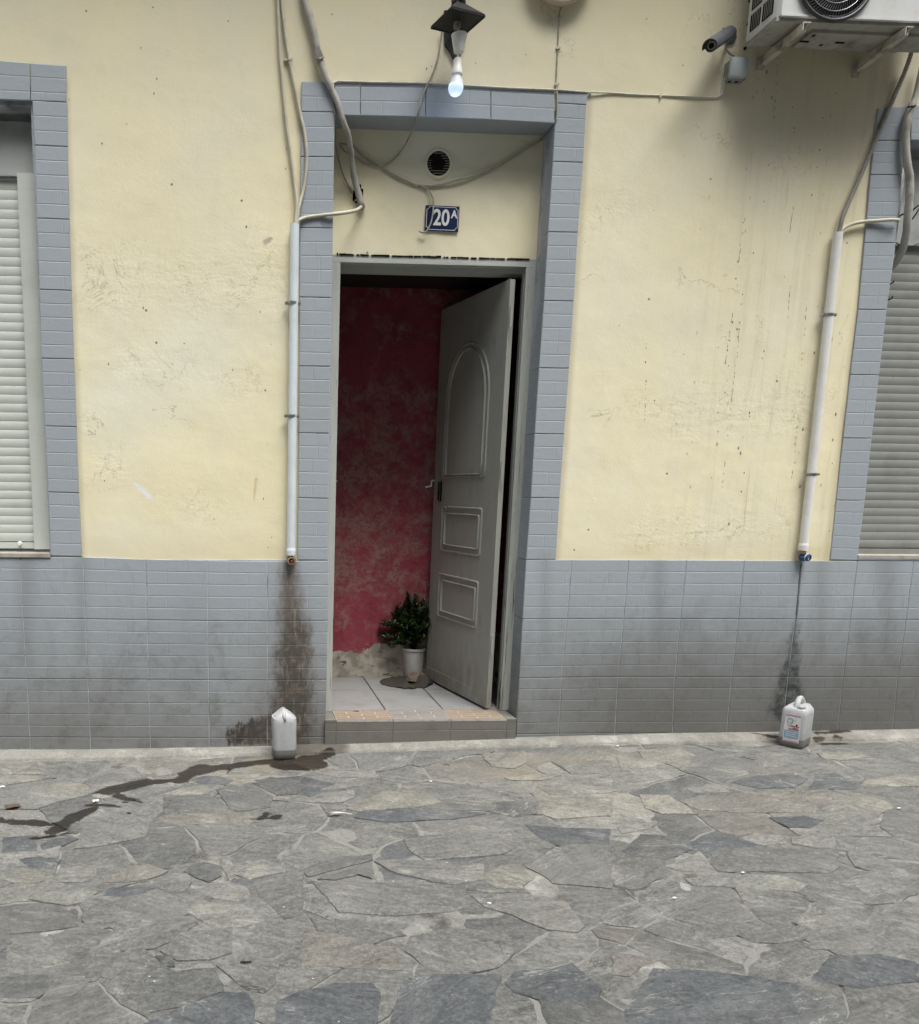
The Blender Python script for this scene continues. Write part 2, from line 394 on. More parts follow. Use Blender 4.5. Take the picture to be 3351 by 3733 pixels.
SHUT = M('grey_green_shutter', 0.5, 0.4); _n = SHUT.noise(1.0, 5, 0.6, SHUT.scaled((3, 1, 60))); _d = SHUT.noise(5, 5)
SHUT = SHUT.out(SHUT.mix(SHUT.ramp(_n, 0.5, 0.8, 0, 0.12), SHUT.mix(SHUT.ramp(_d, 0.45, 0.8, 0, 0.4), (0.50, 0.53, 0.49), (0.36, 0.37, 0.33)), (0.25, 0.25, 0.22)), SHUT.bump(_d, 0.05, 0.002))
SHUTBOX = simple('shutter_box_paint', (0.36, 0.38, 0.37), 0.6, var=0.4, scale=6)
def make_wood():
    a = M('weathered_painted_wood', 0.7, 0.25)
    g = a.noise(1.0, 7, 0.7, a.scaled((70, 70, 2.0)), 0.6); g2 = a.noise(1.0, 6, 0.7, a.scaled((2.0, 60, 70)), 0.6)
    X = a.xyz(); top = a.ramp(X['Z'], 2.20, 2.24)
    gg = a.mix(top, g, g2)
    low = a.ramp(X['Z'], 2.4, 0.2, 0.0, 0.10)
    c = a.mix(a.ramp(a.noise(4, 5), 0.4, 0.75, 0, 0.4), (0.43, 0.45, 0.42), (0.32, 0.33, 0.30))
    c = a.mix(a.ramp(a.math('ADD', gg, low), 0.64, 0.70), c, (0.07, 0.065, 0.055))
    ch = a.ramp(a.noise(26, 6, 0.7), 0.70, 0.74); c = a.mix(ch, c, (0.06, 0.05, 0.04))
    return a.out(c, a.bump(gg, 0.5, 0.004))
WOOD = make_wood()
def make_door():
    a = M('grey_metal_door_paint', 0.42, 0.4)
    X = a.xyz(); big = a.noise(2.5, 5, 0.6); fine = a.noise(1.0, 6, 0.7, a.scaled((18, 18, 5)))
    c = a.mix(a.ramp(big, 0.4, 0.7, 0, 0.5), (0.34, 0.355, 0.32), (0.27, 0.28, 0.25))
    c = a.mix(a.ramp(fine, 0.55, 0.75, 0, 0.35), c, (0.14, 0.13, 0.115))
    c = a.mix(a.math('MULTIPLY', a.ramp(X['Z'], 0.5, 0.1), a.ramp(fine, 0.3, 0.7, 0.2, 0.7)), c, (0.15, 0.13, 0.10))
    ch = a.ramp(a.noise(18, 7, 0.75), 0.70, 0.73); c = a.mix(a.math('MULTIPLY', ch, a.ramp(X['Z'], 0.35, 0.10)), c, (0.05, 0.03, 0.02))
    return a.out(c, a.bump(big, 0.15, 0.01), a.ramp(fine, 0.3, 0.7, 0.35, 0.6))
DOORM = make_door()
def make_red():
    a = M('red_peeling_distemper', 0.9, 0.1)
    X = a.xyz(); n = a.noise(11, 9, 0.72, dist=0.35); n2 = a.noise(3.2, 6, 0.65); f = a.noise(34, 7, 0.75, dist=0.4)
    c = a.mix(a.ramp(n2, 0.4, 0.65), (0.29, 0.060, 0.084), (0.20, 0.036, 0.050))
    w = a.math('ADD', a.math('MULTIPLY', n, 0.55), a.math('MULTIPLY', n2, 0.45))
    hz = a.math('MULTIPLY', a.ramp(X['Z'], 0.35, 0.9), a.ramp(X['Z'], 2.1, 1.5))
    wm = a.math('MULTIPLY', a.ramp(a.math('ADD', w, a.math('MULTIPLY_ADD', hz, 0.07, -0.04)), 0.42, 0.60), a.ramp(f, 0.36, 0.60, 0.2, 1.0))
    c = a.mix(a.math('MULTIPLY', wm, 0.75), c, (0.38, 0.27, 0.23))
    c = a.mix(a.math('MULTIPLY', a.ramp(f, 0.54, 0.68), a.math('MULTIPLY_ADD', hz, 0.4, 0.2)), c, (0.08, 0.012, 0.018))
    # bare render along the foot, ragged edge rising to the right
    e = a.math('ADD', X['Z'], a.math('MULTIPLY_ADD', a.noise(9, 6, 0.6), 0.16, -0.08))
    e = a.math('SUBTRACT', e, a.math('MULTIPLY', a.math('SUBTRACT', X['X'], 1.75), 0.16))
    bm = a.ramp(e, 0.262, 0.254)
    bare = a.mix(a.ramp(a.noise(14, 6), 0.42, 0.6), (0.44, 0.41, 0.34), (0.27, 0.25, 0.22))
    bare = a.mix(a.ramp(a.noise(11, 4, 0.5, a.vm('MULTIPLY', a.pos, (1, 1, 2.5))), 0.63, 0.67), bare, (0.12, 0.11, 0.10))
    c = a.mix(bm, c, bare)
    b = a.bump(bm, -0.6, 0.004); b = a.bump(n, 0.4, 0.006, b); b = a.bump(f, 0.3, 0.003, b)
    return a.out(c, b)
RED = make_red()
DARKCEIL = simple('shade_dark_ceiling', (0.03, 0.018, 0.018), 0.9)  # darkness of the unlit hall top put into a near-black colour
HALLTILE = simple('pale_hall_tile', (0.27, 0.272, 0.275), 0.35, 0.5, var=0.8, scale=6, dirt=(0.18, 0.17, 0.16), bump=0.05)
HALLGROUT = simple('hall_grout', (0.08, 0.075, 0.07), 0.9)

# paving --------------------------------------------------------------
WET = [(zj(1640, 265), zj(1260, 300), .035, .06), (zj(1260, 300), zj(1120, 330), .06, .06), (zj(1180, 290), zj(1060, 370), .05, .05), (zj(1060, 370), zj(860, 375), .035, .05),
       (zj(860, 375), zj(640, 420), .06, .06), (zj(640, 420), zj(560, 430), .05, .02), (zj(700, 450), zj(840, 490), .02, .005), (zj(520, 500), zj(720, 510), .02, .008),
       (zj(560, 520), zj(400, 590), .02, .05), (zj(400, 590), zj(330, 640), .05, .04), (zj(330, 605), zj(0, 585), .03, .035), (zj(400, 660), zj(200, 690), .008, .008),
       (zj(1490, 600), zj(1630, 590), .012, .02), (zj(1560, 590), zj(1580, 560), .03, .012), (zj(1700, 285), zk(60, 290), .10, .10), (zk(60, 260), zk(170, 230), .09, .04),
       (zl(840, 180), zl(960, 190), .012, .02), (zl(1200, 195), zl(1330, 190), .015, .02), (zl(1240, 215), zl(1380, 215), .012, .012), (zl(1200, 180), zl(1400, 170), .03, .02)]
def wetmask(a, edge):
    m = None
    for p, q, r0, r1 in WET:
        x = a.capsule(atZ(p[0], p[1], -0.05), atZ(q[0], q[1], -0.05), r0*.8, r1*.8, 0.06, edge, 0.006, 'z')
        m = x if m is None else a.math('MAXIMUM', m, x)
    return m
def make_stone():
    a = M('slate_flagstone', 0.75, 0.3)
    base = a.objcol(); rnd = a.objrand(); X = a.xyz()
    off = a.n('ShaderNodeCombineXYZ'); a.L(a.math('MULTIPLY', rnd, 37.0), off.inputs[0]); a.L(a.math('MULTIPLY', rnd, 17.0), off.inputs[2])
    v0 = a.vm('ADD', a.pos, off.outputs[0]); vr_ = a.n('ShaderNodeVectorRotate'); vr_.rotation_type = 'Z_AXIS'; a.L(v0, vr_.inputs['Vector']); a.L(a.math('MULTIPLY_ADD', rnd, 1.5, -0.75), vr_.inputs['Angle']); v = vr_.outputs[0]
    lam = a.noise(1.0, 8, 0.68, a.vm('MULTIPLY', v, (5, 17, 8)), 1.6)
    lam2 = a.noise(1.0, 6, 0.7, a.vm('MULTIPLY', v, (22, 60, 30)), 0.8)
    blot = a.noise(5.5, 6, 0.65, v, 0.6); fine = a.noise(120, 4, 0.7)
    dk = a.mix(1.0, base, (0.50, 0.50, 0.51), 'MULTIPLY'); lt = a.mix(1.0, base, (1.42, 1.40, 1.34), 'MULTIPLY')
    c = a.mix(a.ramp(lam, 0.30, 0.60, 0.35, 1.0), dk, base); c = a.mix(a.ramp(blot, 0.45, 0.7), c, lt)
    c = a.mix(a.ramp(lam2, 0.5, 0.72, 0, 0.55), c, dk)
    c = a.mix(a.ramp(lam2, 0.36, 0.28, 0, 0.5), c, (0.40, 0.40, 0.37))
    c = a.mix(a.ramp(fine, 0.42, 0.66, 0, 0.5), c, dk); f2_ = a.noise(62, 5, 0.8, v); c = a.mix(a.ramp(f2_, 0.50, 0.62, 0, 0.7), c, lt); c = a.mix(a.ramp(f2_, 0.46, 0.36, 0, 0.75), c, dk)
    dust = a.ramp(a.noise(2.6, 8, 0.75), 0.48, 0.64, 0, 0.5)
    c = a.mix(dust, c, (0.158, 0.157, 0.147))
    grit = a.noise(48, 6, 0.8); c = a.mix(a.ramp(grit, 0.56, 0.70, 0, 0.5), c, (0.09, 0.09, 0.085)); c = a.mix(a.ramp(grit, 0.42, 0.32, 0, 0.4), c, (0.32, 0.315, 0.29))
    vein = a.ramp(a.math('ABSOLUTE', a.math('SUBTRACT', a.noise(1.0, 5, 0.6, a.vm('MULTIPLY', v, (3, 11, 3)), 1.0), 0.5)), 0.012, 0.003); c = a.mix(a.math('MULTIPLY', vein, a.ramp(blot, 0.5, 0.6, 0, 0.6)), c, (0.33, 0.33, 0.31))
    crk = a.ramp(a.math('ABSOLUTE', a.math('SUBTRACT', a.noise(1.0, 7, 0.6, a.vm('MULTIPLY', v, (2.2, 4, 2.2)), 0.8), 0.5)), 0.0045, 0.001); crk = a.math('MULTIPLY', crk, a.ramp(a.noise(1.6, 3, 0.5, v), 0.52, 0.58)); c = a.mix(a.math('MULTIPLY', crk, 0.8), c, (0.05, 0.048, 0.042))
    warm = a.ramp(a.noise(1.2, 5, 0.6), 0.55, 0.75, 0, 0.5); c = a.mix(a.math('MULTIPLY', warm, a.ramp(X['Y'], -1.0, -0.3)), c, (0.24, 0.21, 0.15))
    # chewing gum spots
    gum = a.voro(3.1, a.vm('MULTIPLY', a.pos, (1, 1.0, 0))); c = a.mix(a.math('MULTIPLY', a.ramp(gum, 0.055, 0.045), 0.6), c, (0.085, 0.085, 0.085))
    wht = a.voro(6.5, a.vm('MULTIPLY', a.pos, (1, 1.6, 0))); c = a.mix(a.ramp(wht, 0.028, 0.018), c, (0.55, 0.55, 0.52))
    edge = a.noise(9, 8, 0.75); wm = wetmask(a, edge)
    c = a.mix(wm, c, a.mix(1.0, c, (0.16, 0.14, 0.12), 'MULTIPLY'))
    b = a.bump(lam, 1.0, 0.016); b = a.bump(lam2, 0.8, 0.006, b); b = a.bump(crk, -1.0, 0.004, b); b = a.bump(fine, 0.4, 0.0015, b)
    return a.out(c, b, a.mix(wm, (0.75, 0.75, 0.75), (0.28, 0.28, 0.28)))
STONE = make_stone()
def make_mortar(name='paving_mortar', col=(0.19, 0.188, 0.174), dark=(0.06, 0.057, 0.05), lo=0.36, hi=0.50):
    a = M(name, 0.9, 0.15)
    n = a.noise(3.5, 7, 0.7); g = a.noise(70, 5, 0.75); pv = a.voro(85)
    c = a.mix(a.ramp(n, lo, hi), dark, col)
    c = a.mix(a.ramp(g, 0.45, 0.7, 0, 0.6), c, tuple(v*0.5 for v in col))
    c = a.mix(a.ramp(pv, 0.22, 0.1, 0, 0.5), c, (0.33, 0.32, 0.30))
    c = a.mix(a.math('MULTIPLY', a.ramp(a.noise(7, 6, 0.75), 0.55, 0.66), 0.7), c, (0.31, 0.305, 0.285))
    edge = a.noise(9, 8, 0.75); wm = wetmask(a, edge)
    rust = a.capsule(w2((1095, 2735), -0.06), w2((1230, 2745), -0.06), 0.08, 0.05, 0.04, n, 0.03, 'z')
    c = a.mix(a.math('MULTIPLY', rust, 0.8), c, (0.06, 0.052, 0.044))
    rust2 = a.capsule(atZ(*zl(900, 150), -0.01), atZ(*zl(1450, 150), -0.01), 0.03, 0.03, 0.04, n, 0.02, 'z')
    c = a.mix(a.math('MULTIPLY', rust2, 0.3), c, (0.10, 0.08, 0.065))
    c = a.mix(wm, c, a.mix(1.0, c, (0.20, 0.175, 0.15), 'MULTIPLY'))
    b = a.bump(g, 0.7, 0.004); b = a.bump(n, 0.5, 0.015, b)
    return a.out(c, b, a.mix(wm, (0.9, 0.9, 0.9), (0.3, 0.3, 0.3)))
MORTAR = make_mortar()
FILLET = make_mortar('kerb_mortar', (0.225, 0.22, 0.20), (0.15, 0.145, 0.13), 0.36, 0.56)

PVC = simple('pale_blue_pvc', (0.62, 0.68, 0.72), 0.45, 0.4, var=0.25, scale=9, dirt=(0.30, 0.30, 0.28), bump=0.05)
PVCW = simple('white_pvc', (0.68, 0.68, 0.66), 0.45, 0.4, var=0.25, scale=9, dirt=(0.34, 0.31, 0.26), bump=0.05)
STEEL = simple('zinc_clamp', (0.42, 0.43, 0.44), 0.35, 0.5, metal=0.9, var=0.4, scale=40)
BRASS = simple('corroded_brass', (0.30, 0.24, 0.15), 0.55, 0.4, metal=0.5, var=0.8, scale=50, dirt=(0.10, 0.05, 0.03))
BLUEFIT = simple('blue_plastic_fitting', (0.03, 0.07, 0.20), 0.4, 0.5, var=0.4, scale=30)
CREAMC = simple('cream_conduit', (0.56, 0.53, 0.43), 0.6, var=0.35, scale=20, dirt=(0.20, 0.18, 0.14))
GREYC = simple('grey_dusty_conduit', (0.30, 0.29, 0.255), 0.7, var=0.5, scale=15)
WHITEC = simple('white_cable', (0.60, 0.58, 0.52), 0.5, var=0.4, scale=25)
DULLC = simple('dull_painted_cable', (0.38, 0.36, 0.29), 0.6, var=0.5, scale=25)
BLACKC = simple('black_cable', (0.03, 0.03, 0.03), 0.5, var=0.1)
TAPE = simple('grey_wrapping_tape', (0.40, 0.385, 0.35), 0.55, var=0.7, scale=14, dirt=(0.15, 0.13, 0.11), bump=0.6, bs=40)
BLACKM = simple('black_cast_metal', (0.012, 0.012, 0.013), 0.6, 0.25, var=0.15, scale=20, dirt=(0.12, 0.11, 0.10))
DUSTY = simple('dusty_lantern_cap', (0.30, 0.28, 0.23), 0.7, var=0.6, scale=20)
WPLAS = simple('white_plastic', (0.72, 0.72, 0.70), 0.4, 0.4, var=0.12, scale=20, dirt=(0.35, 0.33, 0.3), bump=0.03)
ACP = simple('aircon_paint', (0.56, 0.57, 0.56), 0.45, 0.4, var=0.35, scale=5, dirt=(0.26, 0.25, 0.22), bump=0.04)
ACU = simple('aircon_underside', (0.34, 0.34, 0.31), 0.6, var=0.8, scale=9, dirt=(0.09, 0.075, 0.06))
BRK = simple('rusty_white_bracket', (0.46, 0.44, 0.38), 0.6, var=0.95, scale=16, dirt=(0.10, 0.065, 0.04))
DARKG = simple('dark_grille', (0.035, 0.037, 0.04), 0.45, 0.4, var=0.3, scale=20, dirt=(0.15, 0.14, 0.13))
VOID = simple('dark_void', (0.012, 0.011, 0.010), 0.9, 0.05, var=0.0)
CAMG = simple('camera_grey', (0.065, 0.072, 0.082), 0.4, 0.5, var=0.3, scale=30)
BOXG = simple('junction_grey', (0.42, 0.46, 0.48), 0.5, var=0.25, scale=15)
RUBBISH = simple('old_rag', (0.06, 0.057, 0.048), 0.95, 0.05, var=0.6, scale=20, bump=0.9, bs=80)
ROCK = simple('brown_stone', (0.17, 0.135, 0.11), 0.9, 0.1, var=0.6, scale=25, bump=1.0, bs=60)
POTM = simple('white_bucket', (0.66, 0.66, 0.64), 0.45, 0.4, var=0.3, scale=8)

# ================================================================== ground
ground = empty('ground', (0, 0, -0.1), kind='structure')
def ground_grid():
    xs = [-60, -20, -8, -4]+[-2.0+0.04*i for i in range(210)]+[9, 12, 25, 60]
    ys = [-60, -20, -9, -5]+[-4.0+0.04*i for i in range(105)]+[0.35]
    V = []; Fc = []
    for y in ys:
        for x in xs: V.append((x, y, gz(max(-3, min(8, x)), max(y, -8))-0.0028+0.0020*nz(x*2.2, y*2.2, 4)+0.0046*nz(x*8, y*8, 3)))
    n = len(xs)
    for j in range(len(ys)-1):
        for i in range(n-1): Fc.append((j*n+i, j*n+i+1, (j+1)*n+i+1, (j+1)*n+i))
    return V, Fc
mobj('mortar_bed', ground_grid(), MORTAR, ground, smooth=True)

TONE = {0: (0.150, 0.151, 0.143), 1: (0.186, 0.186, 0.172), 2: (0.110, 0.112, 0.110), 3: (0.092, 0.099, 0.105), 4: (0.198, 0.194, 0.171), 5: (0.165, 0.158, 0.143)}
SJ = "60,300,0 230,330,0 450,300,0 640,340,0 1000,320,5 760,360,0 410,455,4 120,400,0 150,500,0 640,485,1 1000,412,1 860,450,0 1090,465,4 1260,400,3 1430,385,4 1450,490,2 1660,420,3 1740,505,1 1700,330,0 300,590,2 100,640,1 700,560,0 1130,540,2 500,650,0 750,660,0 1700,600,0 1060,640,5 1450,640,5 1200,700,5 1720,700,1 80,780,3 340,770,3 650,730,0 300,880,3 20,900,0 950,790,2 700,860,0 1080,860,0 1350,710,0 1360,830,1 1700,820,0 140,965,4 440,945,1 760,950,5 1000,1000,0 1210,940,2 1530,920,1 1760,930,3 60,1070,1 370,1080,1 740,1060,3 1350,1060,1 1700,1080,0 240,1210,2 600,1210,0 900,1130,0 1250,1170,1 950,1290,0 10,1240,2 160,1400,0 420,1370,0 700,1370,0 1200,1390,0 1500,1330,0 1750,1290,0 730,1510,0 990,1465,2 330,1530,0 110,1620,2 400,1620,0 1100,1620,2 1480,1540,0 1720,1470,0 700,1650,0 1380,1730,3 1720,1740,3 480,1760,0 150,1790,0 1000,1810,3"
SK = "60,300,5 300,275,0 470,265,0 780,270,0 1180,270,4 250,345,1 130,395,0 280,425,1 60,450,3 150,500,1 420,460,0 650,350,0 560,515,1 950,350,5 860,450,0 1200,440,4 1480,330,1 1340,385,4 1600,430,1 100,580,0 700,600,3 950,540,0 1250,550,2 1600,560,4 1620,250,0 380,680,0 1000,660,0 180,770,1 60,840,0 250,900,2 1600,720,3 1250,710,1 900,780,0 480,800,1 670,845,3 720,940,0 1230,985,4 1620,900,0 550,1070,0 1030,1045,0 100,1090,0 1330,1190,1 1700,1110,0 340,1190,0 850,1170,0 420,1300,0 100,1340,0 780,1360,0 1250,1320,2 1600,1250,0 300,1470,5 880,1460,0 1430,1400,0 220,1690,3 850,1690,3 1450,1570,3 1380,1740,0 1700,1770,2 60,1560,0"
SL = "330,260,4 640,240,0 900,230,0 1350,250,4 1640,230,0 140,295,4 60,390,1 560,350,0 720,290,0 920,400,3 1320,400,3 1100,300,0 1560,300,0 1680,400,4 570,445,1 250,460,2 60,550,4 270,540,4 860,520,5 1450,520,4 1720,500,0 400,640,2 620,640,5 1080,640,3 1450,650,1 1750,700,0 580,710,3 130,660,1 250,790,2 900,750,1 1200,740,1 950,860,0 1620,750,0 1450,860,1 1720,860,0 450,880,1 150,930,0 390,970,1 750,1000,0 1600,1010,0 1230,990,0 100,1090,0 450,1090,0 820,1110,0 1300,1100,0 1300,1220,1 1720,1200,0 150,1200,0 600,1230,0 950,1290,0 1370,1350,1 1680,1340,0 150,1340,5 560,1350,0 860,1360,0 150,1450,5 450,1490,0 1480,1490,3 1760,1480,0 130,1600,0 650,1640,3 1130,1610,0 1560,1620,2 1100,1760,3 1600,1760,0 20,1720,0 380,1770,3"
sites = []
for s_, f in ((SJ, zj), (SK, zk), (SL, zl)):
    for t in s_.split():
        a, b, c = t.split(','); px, py = f(float(a), float(b))
        p = atZ(px, py, -0.05); p = atZ(px, py, gz(p.x, p.y)); sites.append((p.x, p.y, int(c)))
inner = len(sites)
rg = random.Random(3); tries = 0
while tries < 9000:
    tries += 1
    x = rg.uniform(-2.0, 6.4); y = rg.uniform(-4.0, -0.2)
    if all((x-a)**2+(y-b)**2 > 0.27**2 for a, b, _ in sites): sites.append((x, y, rg.choice([0, 0, 0, 1, 2, 3, 5])))
TRACED = []
for ln in '''j4 270,490 300,430 360,412 440,412 530,435 510,480 430,495 330,492
j1 560,470 620,455 720,480 700,500 600,510 548,500
j1 880,400 1000,392 1110,408 1060,435 940,440 880,425
j4 1275,368 1560,365 1540,380 1430,412 1380,405
j4 940,485 1060,450 1200,430 1270,460 1180,485 1050,485
j3 1110,395 1200,375 1300,375 1390,400 1340,430 1180,420
j2 1270,460 1340,430 1480,420 1620,495 1600,560 1480,585 1370,583 1310,500
j2 1490,420 1600,380 1787,400 1787,480 1640,492
j0 450,600 560,530 900,495 1000,500 960,590 900,650 860,740 600,790 440,810 480,700
j2 960,500 1240,480 1290,540 1240,585 960,600
j5 940,620 1000,600 1250,590 1480,590 1540,650 1280,670 1120,680 910,650
j3 0,740 230,720 230,820 0,835
j3 235,790 300,750 430,735 470,750 380,790 250,815
j3 100,870 250,845 370,870 340,910 180,930
j4 30,990 100,930 210,925 270,965 265,1000 200,1015 60,1015
j1 290,1015 350,925 560,900 575,960 540,1000
j5 600,1010 640,945 760,915 870,895 1000,935 960,960 820,1000
j1 160,1110 200,1035 380,1020 560,1020 570,1070 500,1120 400,1145
j3 600,1085 640,1040 820,1030 930,1040 850,1075 720,1095
j0 890,1015 1020,955 1110,950 1135,1000 1100,1060 1040,1080 960,1050
j2 1080,940 1130,900 1220,885 1320,910 1310,970 1240,1005 1160,980
j1 1340,930 1420,880 1560,870 1690,910 1690,945 1480,995 1390,960
j1 1180,1055 1240,1010 1350,1000 1470,1030 1480,1090 1420,1120 1230,1100
j0 1500,1000 1700,945 1787,960 1800,1100 1787,1200 1680,1225 1600,1160 1510,1080
j2 50,1190 100,1135 250,1125 370,1145 440,1215 470,1260 250,1300 60,1310
j0 510,1180 620,1130 690,1170 700,1260 600,1290 500,1270
j0 720,1280 760,1240 900,1200 1150,1210 1190,1250 1040,1350 920,1395 630,1420 580,1390 600,1320
j1 1040,1150 1200,1125 1440,1130 1560,1200 1540,1240 1300,1290 1180,1220
j1 50,1330 260,1315 330,1390 430,1490 200,1530 40,1550
j0 290,1310 480,1300 540,1390 520,1470 440,1480 330,1370
j0 560,1450 880,1410 890,1500 860,1570 650,1640 590,1560
j0 1080,1300 1390,1270 1385,1420 1250,1465 1060,1470 960,1410
j2 940,1440 1040,1430 1050,1500 960,1505
j2 860,1540 1280,1510 1330,1650 1100,1740 880,1790 860,1650
j0 1290,1500 1480,1430 1650,1470 1640,1600 1560,1660 1440,1640
j3 800,1880 1100,1730 1320,1655 1480,1650 1510,1750 1530,1880
j2 0,1570 280,1550 300,1640 230,1700 0,1690
j0 300,1560 500,1560 520,1620 420,1690 240,1720
k3 -150,1700 0,1640 200,1600 420,1600 470,1660 460,1760 420,1880 -180,1880
k1 0,525 100,480 310,455 315,500 230,530 60,530
k3 600,1580 780,1555 1190,1540 1160,1700 1100,1900 500,1900 560,1700
k3 1200,1600 1250,1530 1600,1480 1700,1560 1787,1640 1760,1700 1480,1730 1260,1660
k1 990,1080 1200,1072 1440,1085 1500,1130 1620,1180 1680,1265 1640,1300 1450,1285 1230,1200 1080,1150
k4 1100,965 1180,905 1260,900 1340,930 1380,990 1310,1050 1160,1045 1095,1010
k1 970,1058 1100,1052 1230,1062 1100,1068
k4 260,570 360,520 500,460 620,445 760,480 840,530 700,560 330,585
k1 100,460 200,420 300,395 480,408 360,430 220,450
k1 1390,440 1480,390 1620,370 1838,370 1838,470 1480,488
k4 1390,500 1838,495 1838,610 1500,630 1400,590
k2 1120,530 1300,515 1390,530 1390,600 1250,620 1110,590
k3 310,620 330,590 600,570 860,575 1090,600 900,630 500,650
k1 90,360 260,325 420,335 470,365 460,385 200,380
k0 960,415 1240,400 1390,460 1320,500 1150,475
k1 1390,310 1470,290 1560,355 1450,365 1400,345
k0 1470,285 1838,280 1838,360 1600,362
k4 1190,385 1400,362 1540,372 1420,400 1240,400
k4 1060,240 1330,225 1340,290 1260,330 1120,320
k3 1310,665 1450,680 1838,690 1838,790 1500,785 1400,740
k0 600,750 700,730 1100,700 1250,700 1300,780 1200,840 900,860 730,880 640,820
k0 430,880 600,870 900,880 1090,900 1090,990 900,1025 760,1000 560,950
k2 0,930 200,850 420,840 420,870 200,930 30,975
k2 80,990 410,880 420,980 330,960 200,990
k0 60,1010 400,1000 740,1000 960,1075 980,1150 880,1180 500,1200 220,1180 150,1090
k0 200,1220 560,1250 620,1320 560,1330 420,1370 200,1310
k0 610,1410 640,1320 900,1270 1200,1300 1260,1420 1180,1500 1000,1540 780,1540 700,1490
k5 0,1290 190,1310 420,1380 580,1390 600,1540 430,1530 200,1510 0,1500
k0 1310,900 1500,800 1838,800 1838,1040 1500,1010 1420,960
l4 30,255 180,265 280,300 240,325 40,330
l1 440,445 570,420 690,430 700,468 480,470
l4 150,480 340,485 430,540 500,600 300,600 180,560
l5 400,520 520,490 800,470 1280,450 1310,540 1200,590 800,595 500,575
l4 1310,485 1450,470 1620,520 1680,560 1590,595 1480,590 1360,540
l3 1200,370 1320,350 1450,430 1440,455 1160,450
l3 700,410 850,370 1050,360 1160,390 1080,440 860,450
l0 420,320 740,315 820,360 720,390 560,380
l0 530,220 740,225 760,262 580,265
l4 150,220 400,205 500,250 450,310 200,290
l4 1460,430 1520,390 1690,370 1820,375 1820,435
l4 1210,235 1450,225 1520,260 1400,280 1260,275
l3 940,620 1150,610 1260,640 1180,685 1060,685 980,650
l1 740,745 850,712 1050,735 1040,775 900,785
l1 1060,745 1220,695 1300,710 1350,800 1200,800 1070,775
l0 570,830 620,800 1340,810 1350,900 1300,945 1100,945 620,945 580,900
l1 320,910 510,820 570,880 500,945 400,935
l2 60,830 180,720 440,740 480,810 320,870 120,855
l1 430,985 600,955 1000,960 1180,1020 1100,1060 700,1040 470,1020
l1 1365,780 1520,785 1620,850 1700,950 1600,950 1440,910 1390,850
l0 1380,940 1520,930 1830,960 1830,1060 1690,1135 1530,1095 1430,1020
l1 1060,1240 1130,1185 1250,1170 1500,1200 1540,1260 1340,1265 1220,1295
l0 1110,1095 1330,1040 1500,1090 1490,1160 1280,1155
l1 1150,1390 1300,1290 1540,1275 1560,1330 1555,1405 1380,1415 1200,1410
l0 740,1320 850,1260 1060,1270 1150,1350 1000,1370 830,1365
l0 370,1290 560,1250 720,1270 740,1330 560,1350 400,1340
l3 80,1760 240,1510 500,1520 830,1560 1060,1600 1280,1700 1380,1780 1380,1880 80,1880
l5 0,1420 300,1450 180,1500 100,1560 0,1550
l1 40,680 270,640 240,690 60,720
l3 1150,1575 1300,1440 1600,1430 1840,1480 1840,1600 1500,1640 1250,1600
l0 1560,1180 1840,1170 1840,1330 1620,1330'''.split('\n'):
    t = ln.split(); f = {'j': zj, 'k': zk, 'l': zl}[t[0][0]]; P_ = []
    for q in t[1:]:
        a, b = q.split(','); px, py = f(float(a), float(b)); p = atZ(px, py, -0.05); p = atZ(px, py, gz(p.x, p.y)); P_.append((p.x, p.y))
    TRACED.append((P_, int(t[0][1])))
def inside(x, y, P_):
    c = False
    for i in range(len(P_)):
        (x1, y1), (x2, y2) = P_[i-1], P_[i]
        if (y1 > y) != (y2 > y) and x < (x2-x1)*(y-y1)/(y2-y1)+x1: c = not c
    return c
n0 = len(sites); keep = [i for i in range(n0) if not any(inside(sites[i][0], sites[i][1], P_) for P_, _ in TRACED)]
inner = sum(1 for i in keep if i < inner); sites = [sites[i] for i in keep]
SWT = [random.uniform(-.022, .022) for _ in sites]
def clip(poly, nx, ny, d):
    out = []
    for i in range(len(poly)):
        a, b = poly[i-1], poly[i]; da = a[0]*nx+a[1]*ny-d; db = b[0]*nx+b[1]*ny-d
        if (da < 0) != (db < 0):
            t = da/(da-db); out.append((a[0]+(b[0]-a[0])*t, a[1]+(b[1]-a[1])*t))
        if db < 0: out.append(b)
    return out
def stone_geo(i):
    x, y, tone = sites[i]
    poly = [(x-1, y-1), (x+1, y-1), (x+1, y+1), (x-1, y+1)]
    for j, (a, b, _) in enumerate(sites):
        if j == i or abs(a-x) > 1.4 or abs(b-y) > 1.4: continue
        nx, ny = a-x, b-y; l = math.hypot(nx, ny); nx /= l; ny /= l
        gap = 0.0022+0.010*max(0, nz((x+a)*1.3, (y+b)*1.3, 5)+0.02)
        poly = clip(poly, nx, ny, nx*(x+a)/2+ny*(y+b)/2-gap+(SWT[i]-SWT[j])/(2*l))
        if not poly: return None
    poly = clip(poly, 0, 1, GY0-0.006)
    if len(poly) < 3: return None
    return slab(poly, 1.0, random.uniform(-0.002, 0.003), .008)
